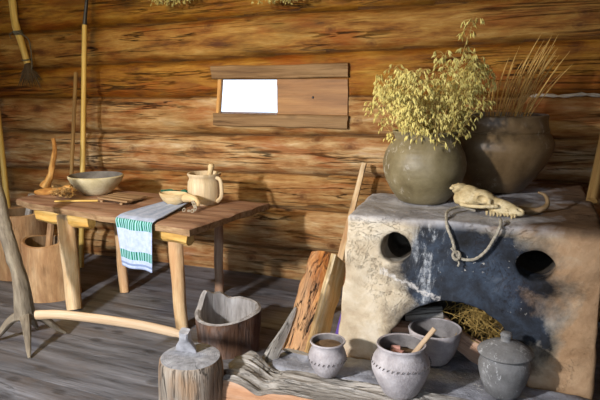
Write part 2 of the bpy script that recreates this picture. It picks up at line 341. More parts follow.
# ------------------------------------------------------------------ geometry helpers
def nz(p, s=1.0, o=0.0):
    return noise.noise(Vector((p[0] * s + o, p[1] * s + o * 0.7, p[2] * s - o)))

class MB:
    """collects vertices (world coordinates), faces, grain coordinates and material slots"""
    def __init__(self): self.v = []; self.g = []; self.f = []; self.mi = []; self.tint = None
    def add(self, vs, fs, gs=None, mi=0):
        o = len(self.v); self.v += [tuple(p) for p in vs]
        self.g += [tuple(p) for p in (gs if gs is not None else vs)]
        self.f += [tuple(i + o for i in f) for f in fs]
        self.mi += [mi] * len(fs) if isinstance(mi, int) else list(mi)
        return self
    def tube(self, pts, rad, seg=10, nzs=0.0, nf=12.0, flat=1.0, mi=0, cap=0, seed=0.0, up=None):
        """swept tube; rad a number or a list, flat squashes the second axis"""
        P = [Vector(p) for p in pts]; n = len(P)
        rads = [rad] * n if isinstance(rad, (int, float)) else rad
        fr = None; vs = []; gs = []; s = 0.0
        off = seed * 3.1
        for i, p in enumerate(P):
            tan = (P[min(i + 1, n - 1)] - P[max(i - 1, 0)]).normalized()
            if fr is None:
                ref = Vector(up) if up else (Vector((0, 0, 1)) if abs(tan.z) < 0.9 else Vector((1, 0, 0)))
                a = (ref - tan * ref.dot(tan)).normalized()
            else:
                a = (fr - tan * fr.dot(tan)).normalized()
            fr = a; b = tan.cross(a)
            if i: s += (p - P[i - 1]).length
            for k in range(seg):
                t = 2 * math.pi * k / seg
                ca, sb = math.cos(t), math.sin(t) * flat
                r = rads[i]
                if nzs: r *= 1 + nzs * nz((ca * 0.1 * nf, sb * 0.1 * nf, s * nf * 0.35), 1.0, off + 1.3)
                vs.append(p + a * ca * r + b * sb * r); gs.append((s + off, ca * r, sb * r))
        fs = []
        for i in range(n - 1):
            for k in range(seg):
                k2 = (k + 1) % seg
                fs.append((i * seg + k, i * seg + k2, (i + 1) * seg + k2, (i + 1) * seg + k))
        self.add(vs, fs, gs, mi)
        # end caps with their own vertices so the shading stays crisp
        for e, ring in ((0, list(range(seg))[::-1]), (n - 1, list(range((n - 1) * seg, n * seg)))):
            self.add([vs[i] for i in ring], [tuple(range(seg))], [gs[i] for i in ring], cap)
        return self
    def lathe(self, prof, c, seg=40, nzs=0.0, sx=1.0, sy=1.0, mi=None, seed=0.0, jag=None):
        """profile of (radius, z); jag(angle) raises vertices whose profile entry has a third value"""
        vs = []; gs = []
        for j, pr in enumerate(prof):
            r, z = pr[0], pr[1]
            for k in range(seg):
                t = 2 * math.pi * k / seg
                x, y = math.cos(t) * r * sx, math.sin(t) * r * sy
                d = 1 + (nzs * nz((x, y, z), 7.0, seed + 2.0) if nzs else 0)
                zz = z + (jag(t) * pr[2] if (jag and len(pr) > 2) else 0)
                vs.append((c[0] + x * d, c[1] + y * d, c[2] + zz)); gs.append((z + seed, x, y))
        fs = []; mm = []
        for j in range(len(prof) - 1):
            for k in range(seg):
                k2 = (k + 1) % seg
                fs.append((j * seg + k, j * seg + k2, (j + 1) * seg + k2, (j + 1) * seg + k))
                mm.append(mi[j] if mi else 0)
        n = len(prof)
        if prof[0][0] > 1e-4: fs.append(tuple(range(seg))[::-1]); mm.append(mi[0] if mi else 0)
        if prof[-1][0] > 1e-4: fs.append(tuple(range((n - 1) * seg, n * seg))); mm.append(mi[-1] if mi else 0)
        return self.add(vs, fs, gs, mm)
    def slab(self, a, b, width, thick, up=(0, 0, 1), nl=14, nw=4, wob=0.0, nf=6.0, seed=0.0, taper=1.0, mi=0, axis_side=None, bev=0.006):
        """hewn board from a to b (centre line), its face normal close to up"""
        A, B = Vector(a), Vector(b); T = (B - A); L = T.length; T.normalize()
        U = Vector(up); U = (U - T * U.dot(T)).normalized(); W_ = T.cross(U)
        vs = []; gs = []
        ring = []
        # closed cross section with bevelled corners
        hw, ht = width / 2, thick / 2; b_ = min(bev, ht * 0.6, hw * 0.6)
        for i in range(nw + 1): ring.append((-hw + b_ + (width - 2 * b_) * i / nw, ht))
        ring.append((hw, ht - b_)); ring.append((hw, -ht + b_))
        for i in range(nw + 1): ring.append((hw - b_ - (width - 2 * b_) * i / nw, -ht))
        ring.append((-hw, -ht + b_)); ring.append((-hw, ht - b_))
        m = len(ring)
        for i in range(nl + 1):
            s = i / nl; k = 1 + (taper - 1) * s
            for (x, z) in ring:
                p = A + T * (L * s) + W_ * x * k + U * z
                if wob:
                    q = (p.x, p.y, p.z)
                    p = p + U * wob * nz(q, nf, seed) + W_ * wob * nz(q, nf, seed + 11) * (1 if abs(x) > hw * 0.8 else 0)
                    if i in (0, nl): p = p + T * wob * 1.5 * nz(q, nf * 3, seed + 5)
                vs.append(p); gs.append((L * s + seed, x + seed * 0.37, z))
        fs = []
        for i in range(nl):
            for k in range(m):
                k2 = (k + 1) % m
                fs.append((i * m + k, (i + 1) * m + k, (i + 1) * m + k2, i * m + k2))
        fs.append(tuple(range(m))); fs.append(tuple(range(nl * m, (nl + 1) * m))[::-1])
        return self.add(vs, fs, gs, mi)
    def grid(self, pts, gs, nu, nv, mi=0, flip=False):
        fs = []
        for j in range(nv - 1):
            for i in range(nu - 1):
                q = (j * nu + i, j * nu + i + 1, (j + 1) * nu + i + 1, (j + 1) * nu + i)
                fs.append(q[::-1] if flip else q)
        return self.add(pts, fs, gs, mi)
    def ball(self, c, r, seg=10, rings=7, mi=0, nzs=0.0, rot=None):
        r = (r, r, r) if isinstance(r, (int, float)) else r
        vs = []; fs = []
        for j in range(1, rings):
            ph = math.pi * j / rings
            for k in range(seg):
                t = 2 * math.pi * k / seg
                q = Vector((math.sin(ph) * math.cos(t) * r[0], math.sin(ph) * math.sin(t) * r[1], math.cos(ph) * r[2]))
                if nzs: q *= 1 + nzs * nz(q, 30.0, c[0] * 9)
                if rot: q.rotate(rot)
                vs.append(Vector(c) + q)
        top = Vector((0, 0, r[2])); bot = Vector((0, 0, -r[2]))
        if rot: top.rotate(rot); bot.rotate(rot)
        vs.append(Vector(c) + top); vs.append(Vector(c) + bot); n = len(vs)
        for j in range(rings - 2):
            for k in range(seg):
                k2 = (k + 1) % seg
                fs.append((j * seg + k, (j + 1) * seg + k, (j + 1) * seg + k2, j * seg + k2))
        for k in range(seg):
            k2 = (k + 1) % seg
            fs.append((n - 2, k, k2)); fs.append((n - 1, (rings - 2) * seg + k2, (rings - 2) * seg + k))
        return self.add(vs, fs, None, mi)
    def mesh(self, name, mats, origin=(0, 0, 0), smooth=True, fixn=True):
        me = bpy.data.meshes.new(name)
        o = Vector(origin)
        me.from_pydata([(p[0] - o[0], p[1] - o[1], p[2] - o[2]) for p in self.v], [], self.f)
        for mt in (mats if isinstance(mats, (list, tuple)) else [mats]): me.materials.append(M[mt] if isinstance(mt, str) else mt)
        at = me.attributes.new('gr', 'FLOAT_VECTOR', 'POINT')
        at.data.foreach_set('vector', np.array(self.g, dtype=np.float32).ravel())
        me.polygons.foreach_set('material_index', self.mi)
        if self.tint is not None:
            ta = me.attributes.new('tint', 'FLOAT_COLOR', 'POINT')
            ta.data.foreach_set('color', np.array(self.tint, dtype=np.float32).ravel())
        me.update()
        if fixn:
            bm = bmesh.new(); bm.from_mesh(me); bmesh.ops.recalc_face_normals(bm, faces=bm.faces); bm.to_mesh(me); bm.free()
        me.polygons.foreach_set('use_smooth', [smooth] * len(me.polygons))
        if smooth: me.set_sharp_from_angle(angle=R(42))
        return me
    def build(self, name, mats, parent=None, smooth=True, origin=None, fixn=True, **tags):
        org = Vector(parent_world(parent)) if parent is not None else Vector(origin if origin is not None else (0, 0, 0))
        me = self.mesh(name, mats, org, smooth, fixn)
        ob = bpy.data.objects.new(name, me); COL.objects.link(ob)
        if parent is not None: ob.parent = parent
        else: ob.location = org
        for k, v in tags.items(): ob[k] = v
        return ob

def parent_world(o):
    p = Vector((0, 0, 0))
    while o is not None:
        p += Vector(o.location); o = o.parent
    return p

def thing(name, label, cat, loc=(0, 0, 0), group=None):
    o = bpy.data.objects.new(name, None); COL.objects.link(o)
    o.empty_display_size = 0.05; o.location = loc
    o['label'] = label; o['category'] = cat
    if group: o['group'] = group
    return o

def line(a, b, n):
    a, b = Vector(a), Vector(b)
    return [a.lerp(b, i / (n - 1)) for i in range(n)]

def spline(pts, n):
    """Catmull-Rom through pts"""
    P = [Vector(p) for p in pts]; P = [P[0] * 2 - P[1]] + P + [P[-1] * 2 - P[-2]]
    out = []; k = len(P) - 3
    for i in range(n):
        t = i / (n - 1) * k; j = min(int(t), k - 1); t -= j
        p0, p1, p2, p3 = P[j:j + 4]
        out.append(0.5 * ((2 * p1) + (p2 - p0) * t + (2 * p0 - 5 * p1 + 4 * p2 - p3) * t * t + (3 * p1 - p0 - 3 * p2 + p3) * t ** 3))
    return out

# ------------------------------------------------------------------ setting
W = 3.75
SEAM = [-0.07, 0.195, 0.485, 0.735, 1.00, 1.26, 1.54, 1.80, 2.06, 2.34]
SLOPE = [0.0, 0.005, 0.01, 0.03, 0.018, 0.012, 0.033, 0.025, 0.01, 0.0]
LOGSHADE = [0, 0, 0.1, 0, 0.1, 0.5, 0.55, 0.8, 0.8]  # painted shade: upper logs darkened towards golden olive
LOGTINT = [0.9, 0.95, 0.65, 1.0, 0.70, 0.10, 0.35, 0.16, 0.10]  # painted light: lower logs paler, as if the key struck them harder
HX0, HX1, HZ0, HZ1 = -2.05, -1.16, 1.145, 1.375        # window hole

def log_wall(name, axis, fixed, u0, u1, sign, du=0.014, hole=None, flatbox=None, seed=0.0, dv=0.013):
    """wall of stacked logs. axis 'x': runs along x at y = fixed, bulging towards -y*sign"""
    m = MB(); us = list(np.arange(u0, u1 + du / 2, du)); zs = list(np.arange(-0.05, 2.33, dv))
    if hole:
        for h in (hole[0], hole[1]): us.append(h)
        for h in (hole[2], hole[3]): zs.append(h)
        us = sorted(us); zs = sorted(zs)
    vs = []; gs = []; tint = []
    for z in zs:
        for u in us:
            seams = [SEAM[k] + SLOPE[k] * (u + 1.5) + 0.012 * nz((u, k * 3.7, seed), 1.3) for k in range(len(SEAM))]
            k = 0
            while k < len(seams) - 2 and z > seams[k + 1]: k += 1
            zc = (seams[k] + seams[k + 1]) / 2; hh = (seams[k + 1] - seams[k]) / 2
            q = max(-1.0, min(1.0, (z - zc) / hh))
            bulge = 0.100 * math.sqrt(max(0.0, 1 - (abs(q) ** (2.4 if k < 3 else 4.0)) * 0.99)) - 0.100
            bulge += 0.010 * nz((u * 1.1, z * 7, k * 5.0 + seed), 1.0) + 0.004 * nz((u * 5, z * 30, k + seed), 1.0)
            if flatbox:
                fx = max(0.0, max(flatbox[0] - u, u - flatbox[1])) / 0.05; fz = max(0.0, max(flatbox[2] - z, z - flatbox[3])) / 0.02
                f = max(0.0, 1 - max(fx, fz)); bulge = bulge * (1 - f) + (-0.005) * f
            d = fixed - sign * bulge
            vs.append((u, d, z) if axis == 'x' else (d, u, z))
            gs.append((u + k * 7.3 + seed * 3, (z - zc) + k * 2.1, 0.0))
            t = LOGTINT[k]; tint.append((t, k / 9.0, LOGSHADE[k], 1))
    nu, nv = len(us), len(zs); fs = []
    for j in range(nv - 1):
        for i in range(nu - 1):
            if hole and hole[0] - 1e-6 <= us[i] < hole[1] - 1e-6 and hole[2] - 1e-6 <= zs[j] < hole[3] - 1e-6: continue
            fs.append((j * nu + i, j * nu + i + 1, (j + 1) * nu + i + 1, (j + 1) * nu + i))
    m.add(vs, fs, gs)
    # the outer face and the reveals of the opening
    th = 0.24 * sign
    def quad(a, b, c, d):
        m.add([a, b, c, d], [(0, 1, 2, 3)], [(p[0], p[2], p[1]) for p in (a, b, c, d)])
        tint.extend([(0.3, 0.5, 0, 1)] * 4)
    F, B = fixed + 0.0, fixed + th
    if axis == 'x':
        if hole:
            a, b, c, d = hole
            for (x0, x1, z0, z1) in ((u0, a - 0.16, -0.05, 2.33), (b, u1, -0.05, 2.33), (a - 0.16, b, -0.05, c), (a - 0.16, b, d, 2.33)):
                quad((x0, B, z0), (x1, B, z0), (x1, B, z1), (x0, B, z1))
            quad((a, F, c), (b, F, c), (b, B, c), (a - 0.16, B, c)); quad((a, F, d), (b, F, d), (b, B, d), (a - 0.16, B, d))
            quad((a, F, c), (a, F, d), (a - 0.16, B, d), (a - 0.16, B, c)); quad((b, F, c), (b, F, d), (b, B, d), (b, B, c))
        else: quad((u0, B, -0.05), (u1, B, -0.05), (u1, B, 2.33), (u0, B, 2.33))
    else: quad((B, u0, -0.05), (B, u1, -0.05), (B, u1, 2.33), (B, u0, 2.33))
    m.tint = tint
    ob = m.build(name, 'wall', fixn=False, kind='structure')
    return ob

XL, XR, YF = -4.35, 0.95, -1.6
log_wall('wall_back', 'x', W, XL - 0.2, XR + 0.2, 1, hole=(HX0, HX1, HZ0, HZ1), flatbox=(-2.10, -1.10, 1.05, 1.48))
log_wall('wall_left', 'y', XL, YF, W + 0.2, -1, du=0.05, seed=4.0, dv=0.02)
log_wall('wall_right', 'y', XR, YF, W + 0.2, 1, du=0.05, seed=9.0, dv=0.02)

# floor of planks that run nearly along the wall
fl = MB(); y = W + 0.02; k = 0
while y > YF - 0.2:
    wd = [0.29, 0.33, 0.27, 0.31, 0.30, 0.34][k % 6]
    if k == 0: wd = 0.25
    sk = -0.045
    yc = y - wd / 2
    fl.slab((XL, yc - sk * (XL + 2.0) * -1, -0.031), (XR, yc + sk * (XR + 2.0), -0.031), wd - 0.008, 0.06, up=(0, -0.022, 1),
            nl=110, nw=8, wob=0.004, nf=3.0, seed=k * 1.7, bev=0.002)
    y -= wd; k += 1
fl.build('floor', 'floor', kind='structure')
gm = MB(); gm.add([(XL - .3, YF - .5, -0.07), (XR + .3, YF - .5, -0.07), (XR + .3, W + .3, -0.07), (XL - .3, W + .3, -0.07)], [(0, 1, 2, 3)])
gm.build('ground_under_floor', 'ground', kind='structure')

cl = MB()
for i in range(18):
    x0 = XL + (XR - XL) * i / 18
    cl.slab((x0 + 0.147, YF, 2.35), (x0 + 0.147, W + 0.2, 2.35), 0.286, 0.05, nl=20, nw=2, wob=0.01, seed=i * 1.3)
cl.build('ceiling', 'board', kind='structure')

# pale strip in a seam right of the pots, painted for chink daylight
cm = MB()
cm.tube([(x, W + 0.028, SEAM[5] + SLOPE[5] * (x + 1.5) + 0.012 * nz((x, 5 * 3.7, 0), 1.3) + 0.004 * math.sin(x * 31)) for x in np.arange(-0.02, 0.6, 0.03)],
        [0.004 + 0.008 * abs(math.sin(i * 1.9)) for i in range(len(np.arange(-0.02, 0.6, 0.03)))], 8, 0.3)
cm.build('trim_1', 'tow', kind='structure')

# window: two grooved boards, a fresh jamb, a sliding shutter drawn half open
win = bpy.data.objects.new('window_1', None); COL.objects.link(win); win.location = (-1.6, W, 1.26); win['kind'] = 'structure'
b = MB(); b.slab((-2.085, W - 0.012, 1.425), (-1.105, W - 0.012, 1.432), 0.086, 0.035, up=(0, -1, 0), nl=24, wob=0.006, seed=2.0)
b.build('head_board', 'board', win)
b = MB(); b.slab((-2.08, W - 0.012, 1.103), (-1.105, W - 0.012, 1.105), 0.082, 0.035, up=(0, -1, 0), nl=24, wob=0.006, seed=5.0)
b.build('sill_board', 'board', win)
b = MB(); b.slab((-2.062, W + 0.02, 1.13), (-2.04, W + 0.02, 1.38), 0.028, 0.04, up=(0, -1, 0), nl=8, wob=0.006, seed=3.0)
b.build('jamb', 'jamb', win)
b = MB(); b.slab((-1.60, W - 0.001, 1.263), (-1.11, W - 0.001, 1.263), 0.238, 0.018, up=(0, -1, 0), nl=20, nw=8, wob=0.003, seed=8.0)
sh = b.build('shutter', 'shutter', win)
b = MB(); b.ball((-1.345, W - 0.012, 1.26), (0.008, 0.006, 0.008)); b.build('peg', 'dark_iron', sh)

# ------------------------------------------------------------------ clay stove
def baked_volume(adds, subs, voxel, smooth_it, disp, dfreq, name):
    """union / difference of meshes, voxel remeshed, smoothed, roughened; helpers are removed again"""
    def mk(n, mb):
        me = mb.mesh(n, 'plaster'); o = bpy.data.objects.new(n, me); COL.objects.link(o); return o
    base = mk('tmp_base', adds)
    md = base.modifiers.new('r', 'REMESH'); md.mode = 'VOXEL'; md.voxel_size = voxel
    if subs:
        cut = mk('tmp_cut', subs)
        mc = cut.modifiers.new('r', 'REMESH'); mc.mode = 'VOXEL'; mc.voxel_size = voxel
        mb_ = base.modifiers.new('b', 'BOOLEAN'); mb_.operation = 'DIFFERENCE'; mb_.object = cut; mb_.solver = 'EXACT'
        md = base.modifiers.new('r2', 'REMESH'); md.mode = 'VOXEL'; md.voxel_size = voxel
    sm = base.modifiers.new('s', 'SMOOTH'); sm.iterations = smooth_it; sm.factor = 0.5
    dg = bpy.context.evaluated_depsgraph_get()
    me = bpy.data.meshes.new_from_object(base.evaluated_get(dg))
    bpy.data.objects.remove(base)
    if subs: bpy.data.objects.remove(cut)
    n = len(me.vertices); co = np.empty(n * 3, np.float32); me.vertices.foreach_get('co', co); co = co.reshape(-1, 3)
    no = np.array([v.normal[:] for v in me.vertices], dtype=np.float32)
    d = np.array([noise.noise(Vector(c) * dfreq) + 0.5 * noise.noise(Vector(c) * dfreq * 3.1) for c in co], dtype=np.float32)
    co2 = co + no * (d * disp)[:, None]
    return me, co, co2

def box(mb, x0, x1, y0, y1, z0, z1):
    v = [(x, y, z) for z in (z0, z1) for y in (y0, y1) for x in (x0, x1)]
    mb.add(v, [(0, 2, 3, 1), (4, 5, 7, 6), (0, 1, 5, 4), (2, 6, 7, 3), (0, 4, 6, 2), (1, 3, 7, 5)])

def prism(mb, poly, y0, y1):
    """polygon in x,z extruded along y"""
    n = len(poly)
    v = [(p[0], y0, p[1]) for p in poly] + [(p[0], y1, p[1]) for p in poly]
    mb.add(v, [tuple(range(n)), tuple(range(n, 2 * n))[::-1]] + [(i, i + n, (i + 1) % n + n, (i + 1) % n) for i in range(n)])

def finish(me, co_g, co, name, mats, parent=None, origin=(0, 0, 0), **tags):
    org = parent_world(parent) if parent is not None else Vector(origin)
    me.name = name
    me.vertices.foreach_set('co', (co - np.array(org, dtype=np.float32)).ravel())
    at = me.attributes.new('gr', 'FLOAT_VECTOR', 'POINT'); at.data.foreach_set('vector', co_g.ravel())
    me.materials.clear(); me.materials.append(M[mats]); me.update()
    me.polygons.foreach_set('use_smooth', [True] * len(me.polygons))
    o = bpy.data.objects.new(name, me); COL.objects.link(o)
    if parent is not None: o.parent = parent
    else: o.location = org
    for k, v in tags.items(): o[k] = v
    return o

a = MB()
SX0, SX1 = -0.715, 0.265
v = [(SX0 - 0.04, 2.40, 0.0), (SX1 + 0.035, 2.40, 0.0), (SX1 + 0.03, 3.0, 0.0), (SX0 - 0.04, 2.98, 0.0),
     (SX0 + 0.01, 2.40, 0.800), (SX1 + 0.02, 2.40, 0.815), (SX1 + 0.02, 3.0, 0.82), (SX0 - 0.03, 2.93, 0.805)]
a.add(v, [(0, 3, 2, 1), (4, 5, 6, 7), (0, 1, 5, 4), (1, 2, 6, 5), (2, 3, 7, 6), (3, 0, 4, 7)])
box(a, -0.46, SX1 + 0.02, 2.9, 3.58, 0.0, 0.805)
c = MB()
arch = [(-0.555, -0.1), (-0.545, 0.22), (-0.515, 0.30), (-0.46, 0.375), (-0.385, 0.43), (-0.30, 0.462), (-0.215, 0.472), (-0.135, 0.455),
        (-0.06, 0.405), (0.0, 0.325), (0.04, 0.235), (0.065, -0.1)]
prism(c, arch, 2.2, 2.95)
def disc(cx, cz, rx, rz, y0, y1, n=24): prism(c, [(cx + rx * math.cos(2 * math.pi * i / n), cz + rz * math.sin(2 * math.pi * i / n)) for i in range(n)], y0, y1)
disc(-0.495, 0.672, 0.064, 0.066, 2.2, 2.70)
disc(0.055, 0.655, 0.072, 0.062, 2.2, 2.86)
me, cg, co = baked_volume(a, c, 0.0115, 5, 0.010, 5.0, 'stove')
stove = finish(me, cg, co, 'clay_stove', 'plaster', origin=(-0.22, 2.8, 0.0),
               label='large limewashed clay stove with sooty arched mouth and two round holes', category='stove')

# hearth bed the stove's pots stand on
hb = MB(); hb2 = MB()
box(hb, -1.0, 0.29, 2.18, 2.385, 0.0, 0.165); box(hb, -0.54, 0.045, 2.36, 2.93, 0.0, 0.165)
me, cg, co = baked_volume(hb, None, 0.016, 3, 0.012, 9.0, 'hearth')
finish(me, cg, co, 'hearth_bed', 'ash', origin=(-0.35, 2.5, 0.0), label='blue-grey crusted clay hearth bed under the stove mouth and its pots', category='hearth')

# front beam of the hearth: split log, grey on top, orange on its face
fb = thing('hearth_beam', 'thick split beam edging the hearth, ragged grey top and orange face', 'beam', (-0.6, 2.0, 0))
def beam_mesh(x0, x1, y0, y1, z0, z1, seed, rag=0.04, rise=None):
    m_ = MB(); nu = 220; prof = []
    for i in range(5): prof.append((0, z0 + (z1 - z0) * i / 5, 1))
    for i in range(30): prof.append((i / 29, z1, 0))
    prof.append((1, z0, 0))
    for j, (t, z, face) in enumerate(prof):
        for i in range(nu):
            u = x0 + (x1 - x0) * i / (nu - 1)
            yy = y0 + (y1 - y0) * t; zz = z
            e = nz((u, yy, zz), 5.0, seed)
            if j >= 5 and j < 35:
                zz += 0.012 * nz((u * 1.2, yy * 22, 0), 3.0, seed) + 0.006 * nz((u * 4, yy * 60, 0), 3.0, seed) + 0.016 * nz((u * 0.6, yy * 5, 0), 4.0, seed) + 0.010 * nz((u * 2, yy * 14, 0), 2.0, seed)
                if rise: zz += rise(u, t)
            if j <= 5: yy += 0.016 * nz((u, 0, zz * 2), 4.0, seed + 3) + (0.02 if j == 5 else 0)
            u -= rag * (0.3 + 1.6 * nz((0, yy * 5, zz * 3), 7.0, seed)) * max(0.0, 1 - i / 12)
            m_.v.append((u, yy, zz)); m_.g.append((u, yy + seed, zz))
    for j in range(len(prof) - 1):
        for i in range(nu - 1):
            m_.f.append((j * nu + i, j * nu + i + 1, (j + 1) * nu + i + 1, (j + 1) * nu + i)); m_.mi.append(1 if j < 5 else 0)
    n = len(prof)
    m_.f.append(tuple(j * nu for j in range(n))); m_.mi.append(0)
    m_.f.append(tuple(j * nu + nu - 1 for j in range(n))[::-1]); m_.mi.append(0)
    return m_
beam_mesh(-1.12, 0.30, 1.955, 2.16, 0.0, 0.175, 2.0, rise=lambda u, t: 0.035 * math.exp(-((u + 1.05) / 0.06) ** 2) * (0.4 + t) - 0.02 * math.exp(-((u + 0.93) / 0.04) ** 2)).build('beam_log', ['grey_wood', 'beam_front'], fb)

wd = MB(); wd.tube(spline([(-1.02, 2.20, 0.10), (-0.985, 2.24, 0.20), (-0.955, 2.31, 0.28), (-0.93, 2.37, 0.365)], 12), [0.055, 0.05, 0.045, 0.04, 0.036, 0.03, 0.026, 0.022, 0.019, 0.016, 0.012, 0.006], 8, 0.25, 14, flat=0.45)
wd.build('wood_wedge', 'grey_wood', origin=(-1.0, 2.2, 0), label='pointed grey wood splinter standing at the left end of the hearth', category='wood')

# ------------------------------------------------------------------ table
TZ = 0.62
tb = thing('table', 'rough brown wooden table with thick slab top and splayed pole legs', 'table', (-2.3, 3.0, 0))
def table_top():
    outl_f = [(-3.08, 2.90), (-2.9, 2.84), (-2.6, 2.775), (-2.3, 2.715), (-2.0, 2.665), (-1.8, 2.62), (-1.60, 2.585)]
    outl_r = [(-3.08, 3.02), (-3.0, 3.20), (-2.7, 3.42), (-2.3, 3.40), (-2.0, 3.39), (-1.75, 3.37), (-1.50, 3.36)]
    m_ = MB(); nu, nv = 90, 26
    def ip(o, t):
        xs = t * (len(o) - 1); j = min(int(xs), len(o) - 2); f = xs - j
        return o[j][0] * (1 - f) + o[j + 1][0] * f, o[j][1] * (1 - f) + o[j + 1][1] * f
    for side in (0, 1):
        for j in range(nv):
            for i in range(nu):
                a_ = ip(outl_f, i / (nu - 1)); b_ = ip(outl_r, i / (nu - 1)); t = j / (nv - 1)
                x = a_[0] * (1 - t) + b_[0] * t; y_ = a_[1] * (1 - t) + b_[1] * t
                edge = j in (0, nv - 1) or i in (0, nu - 1)
                if edge:
                    k_ = 0.010 * nz((x, y_, 0), 9.0)
                    y_ += k_ if j in (0, nv - 1) else 0; x += k_ if i in (0, nu - 1) else 0
                if side == 0:
                    gap = math.exp(-((t - 0.46) * 28) ** 2) * 0.008
                    z = TZ + 0.003 * nz((x, y_ * 3, 0), 5.0) - (0.007 if edge else 0) - gap
                else: z = TZ - 0.042 + 0.008 * nz((x, y_, 3), 5.0)
                m_.v.append((x, y_, z)); m_.g.append((x + (5 if t > .46 else 0), y_, z))
        o = side * nu * nv
        for j in range(nv - 1):
            for i in range(nu - 1):
                q = (o + j * nu + i, o + j * nu + i + 1, o + (j + 1) * nu + i + 1, o + (j + 1) * nu + i)
                m_.f.append(q if side == 0 else q[::-1]); m_.mi.append(0)
    bd = [i for i in range(nu)] + [j * nu + nu - 1 for j in range(1, nv)] + [(nv - 1) * nu + i for i in range(nu - 2, -1, -1)] + [j * nu for j in range(nv - 2, 0, -1)]
    o = nu * nv
    for k in range(len(bd)):
        a_, b_ = bd[k], bd[(k + 1) % len(bd)]
        m_.f.append((a_, a_ + o, b_ + o, b_)); m_.mi.append(1)
    return m_
table_top().build('tabletop', ['table', 'slat'], tb)
b = MB(); b.tube(spline([(-2.68, 2.86, 0.545), (-2.62, 3.05, 0.545), (-2.55, 3.30, 0.55)], 10), 0.045, 12, 0.12, flat=0.8)
b.slab((-2.88, 2.885, 0.536), (-2.40, 2.80, 0.536), 0.06, 0.085, up=(0, 0, 1), nl=10, wob=0.014, seed=4, bev=0.02)
b.build('crossbeam', 'pine_yellow', tb)
b = MB(); b.tube(spline([(-1.78, 2.72, 0.54), (-1.79, 3.0, 0.545), (-1.80, 3.34, 0.545)], 10), 0.043, 12, 0.12, flat=0.8)
b.slab((-1.98, 2.735, 0.543), (-1.64, 2.66, 0.543), 0.06, 0.07, up=(0, 0, 1), nl=10, wob=0.014, seed=7, bev=0.02)
b.build('crossbeam', 'pine_yellow', tb)
def leg(p0, p1, r0, r1, mat, seed, fl_=0.75):
    m_ = MB(); n = 14
    m_.tube([Vector(p0).lerp(Vector(p1), i / (n - 1)) + Vector((0.002 * math.sin(i * 0.9 + seed), 0, 0)) for i in range(n)], [r0 + (r1 - r0) * i / (n - 1) for i in range(n)], 12, 0.12, 10, flat=fl_, seed=seed, up=(1, 0, 0))
    m_.build('leg', mat, tb)
leg((-2.635, 2.85, 0.56), (-2.520, 2.735, 0.0), 0.062, 0.050, 'pine', 1.0)
leg((-1.775, 2.72, 0.56), (-1.755, 2.72, 0.0), 0.044, 0.037, 'pine', 2.0)
leg((-2.50, 3.17, 0.56), (-2.43, 3.10, 0.0), 0.034, 0.032, 'pine', 3.0)
leg((-1.835, 3.32, 0.56), (-1.85, 3.33, 0.0), 0.032, 0.030, 'pine_grey', 4.0)

# towel draped over the front edge
def towel():
    m_ = MB(); nu, nv = 26, 70; L = 0.775
    for j in range(nv):
        s = L * j / (nv - 1)
        for i in range(nu):
            u = i / (nu - 1)
            wdt = 0.17 + 0.095 * min(1, s / 0.40)
            x_edge = -2.105 + 0.0
            if s < 0.50:
                f = s / 0.50
                cx = -1.995 + (-1.975 + 1.995) * f; cy = 3.10 + (2.655 - 3.10) * f
                x = cx + (u - 0.5) * wdt; y_ = cy + 0.02 * (0.5 - u) * 2
                z = TZ + 0.008 + 0.010 * (0.5 + 0.5 * math.sin(u * 15 + s * 3)) * (1 - f * 0.7)
                if f > 0.93: z -= 0.006 * ((f - 0.93) / 0.07) ** 2; y_ -= 0.0
            else:
                d = s - 0.50
                y0 = 2.655 + 0.02 * (0.5 - u) * 2 - 0.014
                x = -1.975 + (u - 0.5) * wdt * (1 - 0.10 * d / 0.27) + 0.035 * d
                y_ = y0 - 0.012 * math.sin(min(1, d / 0.02) * math.pi / 2) + 0.010 * math.sin(u * 9 + d * 6) * min(1, d / 0.05)
                z = TZ + 0.006 - d
            m_.v.append((x, y_, z)); m_.g.append((s, u * 0.26, 0))
    for j in range(nv - 1):
        for i in range(nu - 1):
            m_.f.append((j * nu + i, j * nu + i + 1, (j + 1) * nu + i + 1, (j + 1) * nu + i)); m_.mi.append(0)
    o = m_.build('towel', 'towel', fixn=False, origin=(-1.98, 2.9, TZ), label='pale blue linen towel with green striped bands hanging over the table edge', category='towel')
    md = o.modifiers.new('t', 'SOLIDIFY'); md.thickness = 0.004
towel()

# ------------------------------------------------------------------ on the table
def pot(name, label, cat, c, prof, mats, mi, seg=48, nzs=0.03, seed=0.0, group=None, **kw):
    t = thing(name, label, cat, c, group)
    MB().lathe(prof, c, seg, nzs, mi=mi, seed=seed, **kw).build('body', mats, t)
    return t
# wide shallow bowl
c = (-2.70, 3.22, TZ)
prof = [(0.075, 0.0), (0.095, 0.012), (0.135, 0.05), (0.165, 0.09), (0.178, 0.115), (0.180, 0.124), (0.172, 0.130), (0.165, 0.122), (0.145, 0.085), (0.10, 0.04), (0.0, 0.025)]
o = MB().lathe(prof, c, 48, 0.03, mi=[0] * 6 + [1] * 4, seed=1.0).build('bowl', ['bowl', 'bowl_in'], origin=c, label='wide pale cream clay bowl with dark inside at the left of the table', category='bowl')

